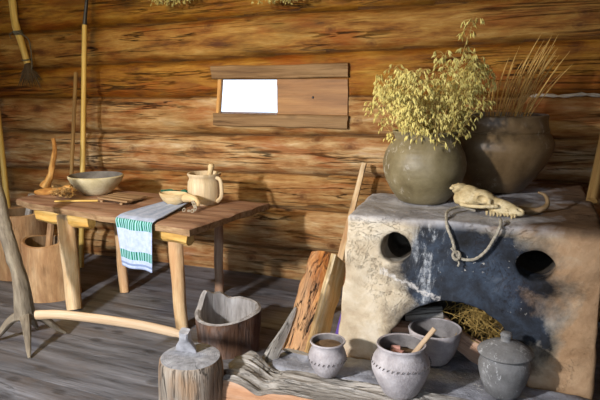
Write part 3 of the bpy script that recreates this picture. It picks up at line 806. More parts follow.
# wooden mortar jug with pestle
c = (-1.86, 3.20, TZ)
mo = thing('mortar', 'cream wooden mortar jug with side handle on the table', 'mortar', c)
prof = [(0.086, 0.0), (0.094, 0.01), (0.102, 0.05), (0.105, 0.10), (0.102, 0.135), (0.093, 0.158), (0.097, 0.170), (0.105, 0.182), (0.104, 0.190), (0.092, 0.190), (0.083, 0.15), (0.080, 0.05), (0.0, 0.04)]
MB().lathe(prof, c, 40, 0.02, mi=[0] * 9 + [0] * 3, seed=2.0).build('body', ['mortar'], mo)
MB().tube(spline([(c[0] + 0.095, c[1] - 0.02, TZ + 0.168), (c[0] + 0.126, c[1] - 0.025, TZ + 0.150), (c[0] + 0.130, c[1] - 0.025, TZ + 0.06), (c[0] + 0.096, c[1] - 0.02, TZ + 0.02)], 14), 0.012, 8, 0.1, flat=0.9).build('handle', 'mortar', mo)
MB().tube([(-1.865, 3.215, TZ + 0.05), (-1.84, 3.21, TZ + 0.13), (-1.815, 3.205, TZ + 0.215), (-1.81, 3.203, TZ + 0.235), (-1.808, 3.202, TZ + 0.248)], [0.024, 0.020, 0.017, 0.021, 0.013], 10, 0.05).build('pestle', 'scoop', origin=(-1.86, 3.21, TZ + 0.05), label='short pale wooden pestle standing in the mortar jug', category='pestle')

# carved scoop with hooked handle
sc = thing('scoop', 'carved pale wooden scoop with hooked handle lying before the mortar', 'scoop', (-1.95, 3.02, TZ))
def scoop_bowl():
    m_ = MB(); prof = [(0.0, 0.0), (0.45, 0.012), (0.75, 0.032), (0.95, 0.062), (1.0, 0.078), (0.93, 0.080), (0.82, 0.060), (0.55, 0.030), (0.0, 0.018)]
    m_.lathe(prof, (-1.985, 3.045, TZ + 0.003), 28, 0.0, sx=0.095, sy=0.062)
    m_.g = [(p[0], p[1], p[2]) for p in m_.v]; return m_
scoop_bowl().build('scoop_bowl', 'scoop', sc)
MB().tube(spline([(-1.905, 3.035, TZ + 0.058), (-1.86, 3.02, TZ + 0.066), (-1.815, 3.005, TZ + 0.060), (-1.79, 2.995, TZ + 0.038), (-1.81, 2.985, TZ + 0.018)], 16), [0.026] * 5 + [0.024] * 4 + [0.02] * 4 + [0.016, 0.013, 0.010], 10, 0.08, flat=0.8).build('handle', 'scoop', sc)
m_ = MB()
for i in range(9):
    t = i / 8; p = spline([(-1.81, 2.975, TZ + 0.055), (-1.785, 2.96, TZ + 0.02), (-1.80, 2.94, TZ + 0.006), (-1.90, 2.965, TZ + 0.006)], 9)[i]
    m_.tube([p + Vector((0.009 * math.cos(a_), 0.004 * math.sin(a_), 0.004 * math.sin(a_ * 1.0) + (0.006 * math.sin(a_) if i % 2 else 0))) for a_ in np.linspace(0, 2 * math.pi, 9)], 0.0028, 5)
m_.build('loop_chain', 'rope', sc)
m_ = MB()
for i in range(5):
    pts = [(-2.20 + 0.045 * j + 0.012 * rnd.uniform(-1, 1), 3.27 + rnd.uniform(-.03, .03), TZ + 0.008 + 0.045 * abs(math.sin(j * 1.2 + i))) for j in range(5)]
    m_.tube(spline(pts, 14), 0.009, 6, 0.3, flat=0.5)
m_.build('green_braid', 'green', origin=(-2.08, 3.25, TZ), label='dark green braided cloth strip lying behind the scoop', category='cloth strip')

# slatted rack of three flat laths
sr = thing('slatted_board', 'small flat board of dark wooden slats lying behind the towel', 'board', (-2.40, 3.11, TZ))
for i in range(4):
    a_ = Vector((-2.52, 3.03 + 0.0, TZ + 0.020)); e = Vector((0.0, 0.052 * i, 0))
    MB().slab(a_ + e, a_ + e + Vector((0.26, -0.045, 0.0)), 0.046, 0.012, nl=8, wob=0.002, seed=i, bev=0.003).build('slat', 'slat', sr)
for q in (0.04, 0.21):
    MB().slab((-2.52 + q, 3.0 - q * 0.17, TZ + 0.007), (-2.52 + q, 3.215 - q * 0.17, TZ + 0.007), 0.02, 0.013, nl=4, bev=0.003).build('batten', 'slat', sr)

# gnarled forked root and upright stick (a hand-made wooden hook)
MB().tube(spline([(-3.02, 3.20, 0.985), (-3.015, 3.20, 0.90), (-3.035, 3.19, 0.80), (-3.045, 3.17, 0.72), (-3.075, 3.14, TZ + 0.030)], 20), [0.013] * 6 + [0.016] * 4 + [0.019] * 4 + [0.024] * 3 + [0.030, 0.034, 0.034], 10, 0.2, 16).build(
    'forked_stick', 'root', origin=(-3.07, 3.14, TZ), label='upright crooked orange-brown stick rising from the left end of the table', category='stick')
MB().tube(spline([(-3.07, 3.05, TZ + 0.015), (-2.99, 3.07, TZ + 0.022), (-2.90, 3.09, TZ + 0.032), (-2.84, 3.11, TZ + 0.045), (-2.80, 3.11, TZ + 0.025)], 22), [0.012, 0.016, 0.018, 0.020, 0.022, 0.024, 0.022, 0.022, 0.020, 0.020, 0.022, 0.020, 0.022, 0.022, 0.024, 0.022, 0.022, 0.020, 0.018, 0.016, 0.014, 0.008], 10, 0.45, 30, flat=0.7).build(
    'root_piece', 'root', origin=(-2.9, 3.03, TZ), label='knobbly orange root lying on the left end of the table', category='root')
db = thing('dried_flowers', 'crumpled bunch of dried orange-brown flowers beside the clay bowl', 'dried flowers', (-2.74, 2.95, TZ))
m_ = MB()
for i in range(110):
    cx, cy, cz = -2.78 + rnd.gauss(0, .036), 3.00 + rnd.gauss(0, .022), TZ + 0.014 + abs(rnd.gauss(0, .030))
    for q in range(3):
        d = Vector((rnd.gauss(0, 1), rnd.gauss(0, 1), rnd.gauss(0, .7))).normalized() * rnd.uniform(.012, .026)
        d2 = d.cross(Vector((0, 0, 1))).normalized() * 0.007; p = Vector((cx, cy, cz))
        if (p + d).z < TZ + 0.004: d.z = abs(d.z)
        m_.add([p, p + d * .5 + d2, p + d, p + d * .5 - d2 + Vector((0, 0, .003))], [(0, 1, 2, 3)])
m_.build('flower_head', 'flower', db, fixn=False, kind='stuff')
MB().tube(spline([(-2.735, 2.87, TZ + 0.010), (-2.60, 2.93, TZ + 0.012), (-2.50, 2.985, TZ + 0.010)], 10), 0.006, 7, 0.1).build('thin_stick', 'pole', origin=(-2.6, 2.93, TZ), label='thin straight yellow stick lying in front of the dried flowers', category='stick')

# ------------------------------------------------------------------ left: poles, tubs, branch
o = thing('spear', 'tall yellow pole with a dark iron tip leaning on the wall behind the bowl', 'pole', (-3.05, 3.40, 0))
MB().tube(line((-3.075, 3.44, 0.0), (-3.03, 3.60, 1.76), 16), [0.020] * 8 + [0.018] * 8, 10, 0.05, 5).build('shaft', 'pole', o)
MB().tube([(-3.03, 3.60, 1.75), (-3.028, 3.605, 1.80), (-3.016, 3.615, 1.90), (-3.0, 3.63, 2.05)], [0.017, 0.014, 0.012, 0.008], 8).build('iron_tip', 'dark_iron', o)
MB().tube(line((-3.17, 3.40, 0.0), (-3.185, 3.655, 1.43), 12), [0.014] * 12, 8, 0.05).build('pole', 'pole_dark', origin=(-3.17, 3.4, 0), label='short thin brown pole leaning just left of the iron-tipped pole', category='pole')
MB().tube(line((-3.62, 3.33, 0.0), (-3.96, 3.62, 1.48), 14), [0.021] * 14, 10, 0.05).build('pole', 'pole', origin=(-3.62, 3.33, 0), label='yellow pole leaning on the wall at the far left edge', category='pole')

def tub(name, label, c, r0, r1, h, mats, seed, jag=None, th=0.025, floor=0.05, lean=(0, 0)):
    prof = []
    n = 9
    for i in range(n): prof.append((r0 + (r1 - r0) * i / (n - 1), h * i / (n - 1), (i / (n - 1)) ** 6))
    prof.append((r1 - th * 0.5, h + 0.006, 1.0)); prof.append((r1 - th, h, 1.0))
    for i in range(4): prof.append((r1 - th - 0.002 * i, h * (0.7 - 0.2 * i), 0.0))
    prof.append((0.0, floor))
    mi = [0] * (n - 1) + [2, 2] + [1] * 5
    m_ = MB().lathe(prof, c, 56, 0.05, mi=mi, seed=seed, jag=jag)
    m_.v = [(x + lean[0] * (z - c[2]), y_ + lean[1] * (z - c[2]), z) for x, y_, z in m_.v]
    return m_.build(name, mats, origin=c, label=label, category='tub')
tub('hollow_log_tub', 'large pale hollowed-log tub on the floor beside the left table leg', (-2.85, 2.91, 0), 0.180, 0.160, 0.36, ['tub', 'tub_in', 'tub'], 3.0,
    jag=lambda t: 0.012 * math.sin(2 * t + 1))
tub('hollow_log_tub', 'hollowed-log tub standing behind the other at the left wall end', (-3.36, 3.18, 0), 0.19, 0.185, 0.46, ['tub', 'tub_in', 'tub'], 5.0,
    jag=lambda t: 0.01 * math.sin(2 * t))
MB().tube(line((-2.89, 2.90, 0.06), (-2.87, 2.99, 0.565), 8), 0.022, 8, 0.15).build('stick', 'tub', origin=(-2.89, 2.90, 0.06), label='light brown stick standing in the nearer log tub', category='stick')
MB().tube(line((-2.82, 2.92, 0.06), (-2.79, 3.01, 0.54), 8), 0.026, 8, 0.1).build('stick', 'tub_in', origin=(-2.82, 2.92, 0.06), label='dark thick stick standing in the nearer log tub', category='stick')
MB().tube(line((-3.36, 3.16, 0.08), (-3.17, 3.12, 0.60), 8), 0.024, 8, 0.1).build('stick', 'grey_wood', origin=(-3.33, 3.12, 0.08), label='pale grey stick standing in the tub at the wall', category='stick')

# weathered branch with three root-like feet
def at_depth(x, y_, k):
    th, yw = R(11), R(21)
    F = Vector((-math.sin(yw) * math.cos(th), math.cos(yw) * math.cos(th), -math.sin(th)))
    Rr = Vector((math.cos(yw), math.sin(yw), 0)); U = Rr.cross(F)
    return Vector((0, 0, 1.35)) + (F + Rr * ((x - 300) / 600) + U * ((200 - y_) / 600)) * k
br = thing('branch_stand', 'weathered grey branch stand on spreading root feet at the left', 'branch', (-2.41, 2.24, 0))
P0 = Vector((-2.41, 2.26, 0.15))
MB().tube(spline([P0 + Vector((0.0, 0, -0.01)), P0 + Vector((-0.03, 0.02, .16)), P0 + Vector((-0.105, 0.05, .32)), P0 + Vector((-0.165, 0.07, .46)), P0 + Vector((-0.20, 0.08, .62)), P0 + Vector((-0.27, 0.09, .80))], 26),
          [0.050 - 0.014 * min(1, i / 8) + (0.006 if i in (9, 15) else 0) for i in range(26)], 12, 0.22, 18).build('trunk', 'branch', br)
for tgt, rr in (((-2.60, 2.20, 0.004), .026), ((-2.26, 2.12, 0.004), .024), ((-2.30, 2.42, 0.012), .026), ((-2.50, 2.42, 0.006), .024)):
    T = Vector(tgt)
    MB().tube(spline([P0 + Vector((0, 0, 0.02)), P0.lerp(T, .4) + Vector((0, 0, .035)), P0.lerp(T, .75) + Vector((0, 0, .008)), T], 14), [rr * (1.25 - 0.95 * i / 13) for i in range(14)], 10, 0.25, 18).build('root_foot', 'branch', br)

# hanging whisk: bent stick with a bundle of twigs tied on
wk = thing('twig_whisk', 'bent yellow stick with a dark twig bundle hanging on the wall', 'whisk', (-3.72, 3.70, 1.98))
MB().tube(spline([(-3.80, 3.68, 2.16), (-3.765, 3.68, 1.98), (-3.755, 3.68, 1.80), (-3.71, 3.68, 1.66), (-3.665, 3.68, 1.50)], 18), [0.026] * 9 + [0.028] + [0.026] * 8, 10, 0.12).build('stick', 'pole', wk)
wstick = wk.children[0]
m_ = MB()
for i in range(60):
    a_ = rnd.uniform(-1, 1); e = rnd.uniform(0.08, 0.20)
    m_.tube(spline([(-3.665 + rnd.gauss(0, .008), 3.68 + rnd.uniform(-.012, .01), 1.54), (-3.66 + a_ * 0.03, 3.68 + rnd.uniform(-.02, .01), 1.47), (-3.655 + a_ * 0.125, 3.685 + rnd.uniform(-.02, .0), 1.50 - e)], 6), [0.0045, .0045, .004, .0035, .003, .0015], 4)
m_.build('twig_bundle', 'dark_twig', wk, kind='stuff')
m_ = MB()
for zc, xc in ((1.735, -3.735), (1.725, -3.73), (1.745, -3.74), (1.53, -3.675)):
    m_.tube([(xc + 0.031 * math.cos(a_), 3.68 + 0.031 * math.sin(a_), zc + 0.006 * math.sin(a_)) for a_ in np.linspace(0, 2 * math.pi, 17)], 0.006, 6)
m_.tube(spline([(-3.71, 3.65, 1.735), (-3.64, 3.655, 1.70), (-3.61, 3.66, 1.66), (-3.60, 3.66, 1.54), (-3.61, 3.66, 1.45)], 16), 0.005, 6)
m_.tube(spline([(-3.76, 3.65, 1.735), (-3.80, 3.66, 1.72), (-3.79, 3.66, 1.69)], 8), 0.004, 6)
m_.build('binding', 'dark_twine', wstick)

# second small whisk cut by the left edge
m_ = MB()
for i in range(30):
    a_ = rnd.uniform(-1, 1)
    m_.tube([(-4.03, 3.68, 1.72), (-4.03 + a_ * .02, 3.68, 1.64), (-4.02 + a_ * 0.055, 3.685, 1.52 + rnd.uniform(0, .05))], [0.004, .003, .0015], 4)
m_.build('twig_tuft', 'dark_twig', origin=(-4.03, 3.7, 1.7), label='small dark twig tuft on the wall above the leftmost pole', category='twigs', kind='stuff')

# ------------------------------------------------------------------ centre: old bucket, stump with axe, split log
def bj(t):
    d = math.cos(t - R(158)); return 0.055 * max(0, d) ** 9 + 0.014 * math.sin(9 * t) * max(0, d) ** 2 - 0.034 * max(0, math.cos(t + R(105)))
tub('old_bucket', 'dark old hollow wooden bucket with worn pale lip, behind the chopping stump', (-1.40, 2.61, 0), 0.160, 0.170, 0.210, ['tub_old', 'tub_rim', 'tub_rim'], 7.0, jag=bj, th=0.028)

def stump(name, label, c, r, h, mats, seed, cat):
    m_ = MB(); prof = [(r * 1.05, 0.0), (r * 1.0, h * .3), (r * .98, h * .6), (r * 0.98, h * .85), (r * .97, h - .006), (r * .94, h)]
    m_.lathe(prof, c, 56, 0.10, seed=seed, mi=[0] * 6)
    m_.f.pop(); m_.mi.pop()                     # the top is added as rings of end grain
    m_.lathe([(r * .94, h), (r * .7, h + .003), (r * .4, h + .002), (0.0, h)], c, 56, 0.10, seed=seed, mi=[1] * 3)
    m_.f.pop(len(m_.f) - 1) if False else None
    for i in range(len(m_.g)):
        pass
    return m_.build(name, mats, origin=c, label=label, category=cat)
stump('chopping_stump', 'grey cracked chopping stump with an axe stuck in its top', (-1.215, 1.94, 0), 0.128, 0.275, ['stump', 'stump_end'], 11.0, 'stump')

ax = thing('axe', 'small iron axe with long pale handle stuck in the chopping stump', 'axe', (-1.26, 1.96, 0.275))
hp = [at_depth(36, 315, 2.50), at_depth(60, 314.5, 2.49), at_depth(100, 319, 2.47), at_depth(140, 325, 2.43), at_depth(172, 332, 2.41), at_depth(188, 336, 2.40)]
MB().tube(spline(hp, 22), [0.020, 0.021] + [0.020] * 10 + [0.020] * 6 + [0.017] * 4, 12, 0.03, flat=0.72).build('handle', 'handle', ax)
def axe_head():
    p = at_depth(185, 335.5, 2.40)
    q = Vector((-1.255, 1.975, 0.262))
    m_ = MB()
    d = (Vector(hp[-1]) - Vector(hp[-2])).normalized()
    up = Vector((0, 0, 1)); 
    down = (q - p); L = down.length; down.normalize()
    side = d.cross(down).normalized(); along = down.cross(side).normalized()
    secs = [(-0.026, .017, .019), (-0.010, .021, .019), (0.012, .021, .020), (0.022, .016, .022), (0.04, .012, .030), (0.06, .008, .040), (L + 0.01, .003, .052)]
    rings = []
    for (s, th, wd_) in secs:
        cc = p + down * s
        ring = [(-1, -.7), (-.7, -1), (.7, -1), (1, -.7), (1, .7), (.7, 1), (-.7, 1), (-1, .7)]
        rings += [cc + along * wd_ * a_ + side * th * b_ for a_, b_ in ring]
    fs = []
    for i in range(len(secs) - 1):
        for k in range(8): fs.append((i * 8 + k, i * 8 + (k + 1) % 8, (i + 1) * 8 + (k + 1) % 8, (i + 1) * 8 + k))
    fs.append(tuple(range(8))[::-1]); fs.append(tuple(range(len(rings) - 8, len(rings))))
    m_.add(rings, fs); return m_
axe_head().build('axe_head', 'iron', ax)

# split log with bark, leaning on the stove
def split_log():
    A, B = Vector((-0.885, 2.325, 0.165)), Vector((-0.855, 2.62, 0.55))
    T = (B - A).normalized(); side = Vector((1, 0, 0)); side = (side - T * side.dot(T)).normalized(); fr = side.cross(T)   # fr points to the camera/up
    if fr.y > 0: fr = -fr
    n = 30; sec = []
    # cross section: bark over the left, split faces on the front right
    for i in range(13):
        a_ = R(100 + 190 * i / 12); sec.append((0.088 * math.cos(a_), 0.088 * math.sin(a_), 0))
    sec += [(0.060, -0.055, 1), (0.085, -0.02, 1), (0.095, 0.005, 1), (0.070, 0.035, 1), (0.035, 0.060, 1), (0.01, 0.085, 1)]
    ra = R(-34); sec = [(x * math.cos(ra) - y_ * math.sin(ra), x * math.sin(ra) + y_ * math.cos(ra), k) for x, y_, k in sec]
    m_ = MB(); m = len(sec)
    for i in range(n):
        s = i / (n - 1); c = A.lerp(B, s)
        for k, (x, y_, kind) in enumerate(sec):
            a_ = 1 + 0.22 * nz((s * 2.2, x * 9, y_ * 9), 2.0, 4.0) + (0.10 * nz((s * 7, x * 40, y_ * 40), 1.0, 8.0) if kind == 0 else 0.12 * nz((s * 2, x * 60, y_ * 60), 1.0, 2.0))
            p = c + side * x * a_ + fr * y_ * a_
            if i == n - 1: p = p - T * (0.06 * max(0, (0.35 + x / 0.2)) + 0.09 * max(0, (y_ + 0.08) / 0.18)) + T * 0.015 * nz((x * 20, y_ * 20, 0), 1.0)
            if i == 0: p = p
            m_.v.append(p); m_.g.append((s * 0.48, x, y_))
    for i in range(n - 1):
        for k in range(m):
            k2 = (k + 1) % m
            m_.f.append((i * m + k, i * m + k2, (i + 1) * m + k2, (i + 1) * m + k)); m_.mi.append(0 if k < 8 else 1)
    for ring in (range(m), range((n - 1) * m, n * m)):
        m_.add([m_.v[i] for i in ring], [tuple(range(m))], [m_.g[i] for i in ring], 2)
    return m_
split_log().build('split_log', ['bark', 'split', 'end'], origin=(-0.885, 2.36, 0.165), label='thick split log with orange bark leaning on the left side of the stove', category='log')

MB().slab((-1.06, 3.20, 0.0), (-0.965, 3.64, 0.86), 0.045, 0.016, up=(0, -1, 0.3), nl=16, wob=0.004, seed=3, taper=0.75, bev=0.005).build('stove_paddle', 'pine', origin=(-1.06, 3.2, 0), label='long flat pale wooden lath leaning on the wall left of the stove', category='lath')
m_ = MB(); gsz = 16
for j in range(gsz):
    for i in range(gsz):
        x, y_ = -0.90 + 0.20 * i / (gsz - 1), 2.76 + 0.2 * j / (gsz - 1)
        r_ = math.hypot(i - 7.5, j - 7.5) / 7.5
        m_.v.append((x, y_, 0.003 + max(0, (1 - r_ ** 2)) * 0.28 + 0.03 * abs(nz((x, y_, 0), 30.0)) * (r_ < 1))); m_.g.append((x, y_, 0))
for j in range(gsz - 1):
    for i in range(gsz - 1):
        m_.f.append((j * gsz + i, j * gsz + i + 1, (j + 1) * gsz + i + 1, (j + 1) * gsz + i)); m_.mi.append(0)
m_.build('crumpled_cloth', 'purple', origin=(-0.8, 2.86, 0), label='crumpled purple cloth glimpsed between split log and stove', category='cloth')

# ------------------------------------------------------------------ pots at the hearth
HZ = 0.170
def dash_band(c, r, z, n, hgt, parent, tilt=0.5, w_=0.004):
    m_ = MB()
    for i in range(n):
        a_ = 2 * math.pi * i / n
        p = Vector((c[0] + r * math.cos(a_), c[1] + r * math.sin(a_), c[2] + z)); tg = Vector((-math.sin(a_), math.cos(a_), 0))
        m_.tube([p - Vector((0, 0, hgt)) - tg * hgt * tilt, p + Vector((0, 0, hgt)) + tg * hgt * tilt], w_, 5)
    m_.build('incised_band', 'groove', parent, kind='stuff')
c = (-0.715, 2.175, HZ + 0.008)
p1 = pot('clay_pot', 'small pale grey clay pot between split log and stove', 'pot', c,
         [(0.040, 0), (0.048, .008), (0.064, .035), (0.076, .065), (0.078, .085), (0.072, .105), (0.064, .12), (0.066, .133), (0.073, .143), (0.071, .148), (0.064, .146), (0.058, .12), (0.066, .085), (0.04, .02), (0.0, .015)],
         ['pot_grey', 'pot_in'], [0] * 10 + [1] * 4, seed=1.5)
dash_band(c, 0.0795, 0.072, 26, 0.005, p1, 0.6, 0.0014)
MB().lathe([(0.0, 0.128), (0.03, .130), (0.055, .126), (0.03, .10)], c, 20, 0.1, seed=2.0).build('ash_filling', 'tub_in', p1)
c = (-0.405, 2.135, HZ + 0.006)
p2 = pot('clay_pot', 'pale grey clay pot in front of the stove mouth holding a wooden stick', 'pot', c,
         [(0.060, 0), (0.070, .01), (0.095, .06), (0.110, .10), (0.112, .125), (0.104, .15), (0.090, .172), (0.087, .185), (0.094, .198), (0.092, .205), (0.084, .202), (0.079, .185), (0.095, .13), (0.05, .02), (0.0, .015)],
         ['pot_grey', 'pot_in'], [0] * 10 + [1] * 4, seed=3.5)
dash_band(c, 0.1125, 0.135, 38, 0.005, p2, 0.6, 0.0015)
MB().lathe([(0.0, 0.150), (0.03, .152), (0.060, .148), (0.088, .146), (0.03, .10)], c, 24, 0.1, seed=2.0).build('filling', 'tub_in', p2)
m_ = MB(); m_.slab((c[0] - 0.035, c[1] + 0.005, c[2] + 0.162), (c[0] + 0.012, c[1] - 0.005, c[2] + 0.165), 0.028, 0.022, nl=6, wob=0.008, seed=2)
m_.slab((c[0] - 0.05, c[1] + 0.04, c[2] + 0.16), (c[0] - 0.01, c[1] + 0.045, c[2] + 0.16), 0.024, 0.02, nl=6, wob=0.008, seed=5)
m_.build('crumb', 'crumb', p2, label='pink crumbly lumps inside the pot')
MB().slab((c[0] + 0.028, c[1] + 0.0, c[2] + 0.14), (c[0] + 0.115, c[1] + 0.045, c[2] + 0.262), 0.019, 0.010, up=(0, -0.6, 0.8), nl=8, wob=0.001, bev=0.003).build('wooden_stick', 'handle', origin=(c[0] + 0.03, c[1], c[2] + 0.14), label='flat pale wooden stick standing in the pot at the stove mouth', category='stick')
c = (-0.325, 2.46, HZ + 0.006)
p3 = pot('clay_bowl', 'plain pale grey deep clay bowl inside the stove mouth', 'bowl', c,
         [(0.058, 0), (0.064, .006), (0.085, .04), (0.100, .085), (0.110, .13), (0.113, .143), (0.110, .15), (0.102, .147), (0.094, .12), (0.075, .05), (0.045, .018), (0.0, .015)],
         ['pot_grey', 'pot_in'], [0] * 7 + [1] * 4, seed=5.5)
c = (-0.035, 2.275, HZ + 0.005)
p4 = thing('lidded_pot', 'speckled dark grey clay pot with knobbed lid right of the stove mouth', 'pot', c)
MB().lathe([(0.055, 0), (0.066, .01), (0.085, .06), (0.095, .10), (0.096, .125), (0.088, .15), (0.078, .162), (0.07, .162), (0.07, .1), (0.0, .02)], c, 44, 0.03, seed=6.0).build('body', 'pot_dark', p4)
l4 = MB().lathe([(0.085, .158), (0.100, .166), (0.103, .172), (0.098, .180), (0.075, .196), (0.045, .210), (0.022, .217), (0.0, .218)], c, 44, 0.03, seed=7.0).build('lid', 'pot_dark', p4)
MB().lathe([(0.024, .212), (0.018, .222), (0.020, .232), (0.023, .240), (0.016, .249), (0.0, .251)], c, 24, 0.03, seed=7.0).build('knob', 'pot_dark', l4)

# wood and hay inside the stove
MB().tube(line((-0.475, 2.56, 0.325), (-0.315, 2.60, 0.345), 10), 0.030, 12, 0.15, 12).build('firewood_log', 'grey_wood', origin=(-0.5, 2.62, 0.25), label='round grey log stick at the back of the stove mouth', category='firewood')
MB().slab((-0.53, 2.53, 0.275), (-0.27, 2.60, 0.28), 0.07, 0.04, nl=12, wob=0.012, seed=4, taper=0.6, bev=0.014).build('firewood_log', 'firewood', origin=(-0.5, 2.62, 0.2), label='pinkish split firewood stick below the grey log in the stove', category='firewood')
MB().slab((-0.535, 2.60, 0.215), (-0.28, 2.66, 0.225), 0.10, 0.05, nl=12, wob=0.012, seed=9, bev=0.014).build('firewood_log', 'grey_wood', origin=(-0.5, 2.66, 0.18), label='flat dark grey firewood piece lying lowest in the stove', category='firewood')
MB().tube(spline([(-0.33, 2.62, 0.285), (-0.22, 2.55, 0.245), (-0.10, 2.50, 0.205)], 12), [0.05, .05, .048, .046, .045, .045, .045, .045, .048, .05, .048, .04], 12, 0.3, 12, flat=0.7).build('firewood_log', 'firewood', origin=(-0.3, 2.6, 0.2), label='thick bent pinkish-brown log behind the deep clay bowl', category='firewood')
m_ = MB(); r2 = random.Random(5)
for i in range(330):
    p = Vector((-0.16 + r2.gauss(0, .055), 2.66 + r2.gauss(0, .06), 0.26 + r2.random() * 0.15)); d = Vector((r2.gauss(.35, .8), r2.gauss(0, .6), r2.gauss(-0.2, .7))).normalized() * r2.uniform(.05, .12)
    e = Vector((r2.gauss(0, .02), r2.gauss(0, .02), r2.gauss(0, .02)))
    q = [p, p + d * .5 + e, p + d]
    q = [Vector((min(0.0, max(-0.33, v_.x)), max(2.46, v_.y), max(0.18, min(0.43 - abs(v_.x + .2) * .3, v_.z)))) for v_ in q]
    m_.tube(q, 0.0015, 4)
m_.build('hay_bundle', 'hay', origin=(-0.16, 2.62, 0.17), label='tangle of yellow hay stuffed into the stove mouth', category='hay', kind='stuff')

# ------------------------------------------------------------------ on the stove
SZ = 0.806
c = (-0.455, 2.80, SZ)
pot('round_pot', 'round olive-grey clay pot holding dried oats on the stove', 'pot', c,
    [(0.100, 0), (0.115, .008), (0.148, .05), (0.175, .10), (0.190, .15), (0.192, .185), (0.182, .23), (0.160, .27), (0.138, .295), (0.140, .31), (0.150, .325), (0.147, .331), (0.136, .328), (0.128, .30), (0.150, .26), (0.175, .18), (0.12, .03), (0.0, .02)],
    ['pot_olive', 'pot_in'], [0] * 12 + [1] * 5, 64, 0.02, 8.0)
POT1 = c
c = (-0.165, 3.235, SZ)
pot('wide_pot', 'big wide dark brown clay pot at the back of the stove', 'pot', c,
    [(0.13, 0), (0.15, .01), (0.205, .08), (0.250, .15), (0.278, .22), (0.282, .25), (0.265, .29), (0.252, .305), (0.256, .315), (0.248, .33), (0.242, .365), (0.246, .385), (0.240, .392), (0.230, .388), (0.226, .35), (0.25, .25), (0.14, .03), (0.0, .02)],
    ['pot_brown', 'pot_in'], [0] * 12 + [1] * 5, 64, 0.015, 9.0)
POT2 = c

# oats: six stalk kinds, copied
def oat_proto(seed, lean, L):
    r_ = random.Random(seed); st = MB(); hd = MB()
    def pt(s):   # stem curve leaning along +x, tip nodding
        return Vector((math.sin(lean) * s * L + 0.10 * (s ** 3) * math.sin(lean + .3), 0.008 * math.sin(s * 5 + seed), math.cos(lean) * s * L - 0.05 * s ** 4))
    st.tube([pt(i / 9) for i in range(10)], [0.0022 - 0.0012 * i / 9 for i in range(10)], 5)
    for i in range(32):
        s = 0.44 + 0.54 * (i + r_.random()) / 22; p = pt(min(s, 1))
        a_ = r_.uniform(0, 2 * math.pi); bl = r_.uniform(.015, .06) * (1.35 - s * 0.6)
        q = p + Vector((math.cos(a_) * bl, math.sin(a_) * bl, r_.uniform(-.012, .022)))
        st.tube([p, (p + q) / 2 + Vector((0, 0, .008)), q], 0.0008, 3)
        for z_ in range(r_.choice((2, 3))):
            ln = r_.uniform(.020, .031); dr = Vector((math.cos(a_) * .45 + r_.gauss(0, .3), math.sin(a_) * .45 + r_.gauss(0, .3), -1)).normalized()
            o1 = dr.cross(Vector((1, .3, 0))).normalized(); o2 = dr.cross(o1); rr = ln * .17
            e = q + dr * ln; mid = q + dr * ln * .4
            vs = [q, mid + o1 * rr, mid + o2 * rr * .7, mid - o1 * rr, mid - o2 * rr * .7, e]
            hd.add(vs, [(0, 1, 2), (0, 2, 3), (0, 3, 4), (0, 4, 1), (5, 2, 1), (5, 3, 2), (5, 4, 3), (5, 1, 4)])
    return st.mesh('stem', 'oat_stem'), hd.mesh('seed_head', 'oat', smooth=False)
protos = [oat_proto(i + 1, R(ln), L) for i, (ln, L) in enumerate(((2, .52), (6, .54), (10, .55), (14, .55), (18, .53), (21, .46), (9, .43)))]
def place_oat(pr, loc, rz, sc_=1.0, label='dried golden oat stalk with drooping seed heads in the round pot', group='oat stalks in the round pot', tilt=(0, 0)):
    o = bpy.data.objects.new('oat_stalk', None); COL.objects.link(o); o.location = loc; o.rotation_euler = (tilt[0], tilt[1], rz); o.scale = (sc_,) * 3
    o['label'] = label; o['category'] = 'oats'
    if group: o['group'] = group
    for me_, n_ in zip(pr, ('stem', 'seed_head')):
        c_ = bpy.data.objects.new(n_, me_); COL.objects.link(c_); c_.parent = o
        if n_ == 'seed_head': c_['kind'] = 'stuff'
r3 = random.Random(21)
for i in range(88):
    k = r3.choice([0, 1, 2, 2, 3, 3, 4, 4, 5, 5, 6]); rz = i * 2.39996 + r3.uniform(-.3, .3)
    rad = r3.uniform(0.01, 0.08)
    s_ = r3.uniform(.82, 1.0)
    if k in (2, 3) and math.cos(rz) > 0.2: s_ *= 1.12                     # taller on the right
    if k in (0, 1, 6): s_ *= 0.88
    place_oat(protos[k], (POT1[0] + 0.015 + rad * math.cos(rz), POT1[1] + rad * math.sin(rz), POT1[2] + 0.10 + r3.uniform(-.01, .04)), rz, s_)
tall = oat_proto(40, R(5), .66)
place_oat(tall, (POT1[0] + 0.08, POT1[1], POT1[2] + 0.12), 0.1, 1.13, label='tallest dried oat stalk, rising above the others in the round pot', group=None)

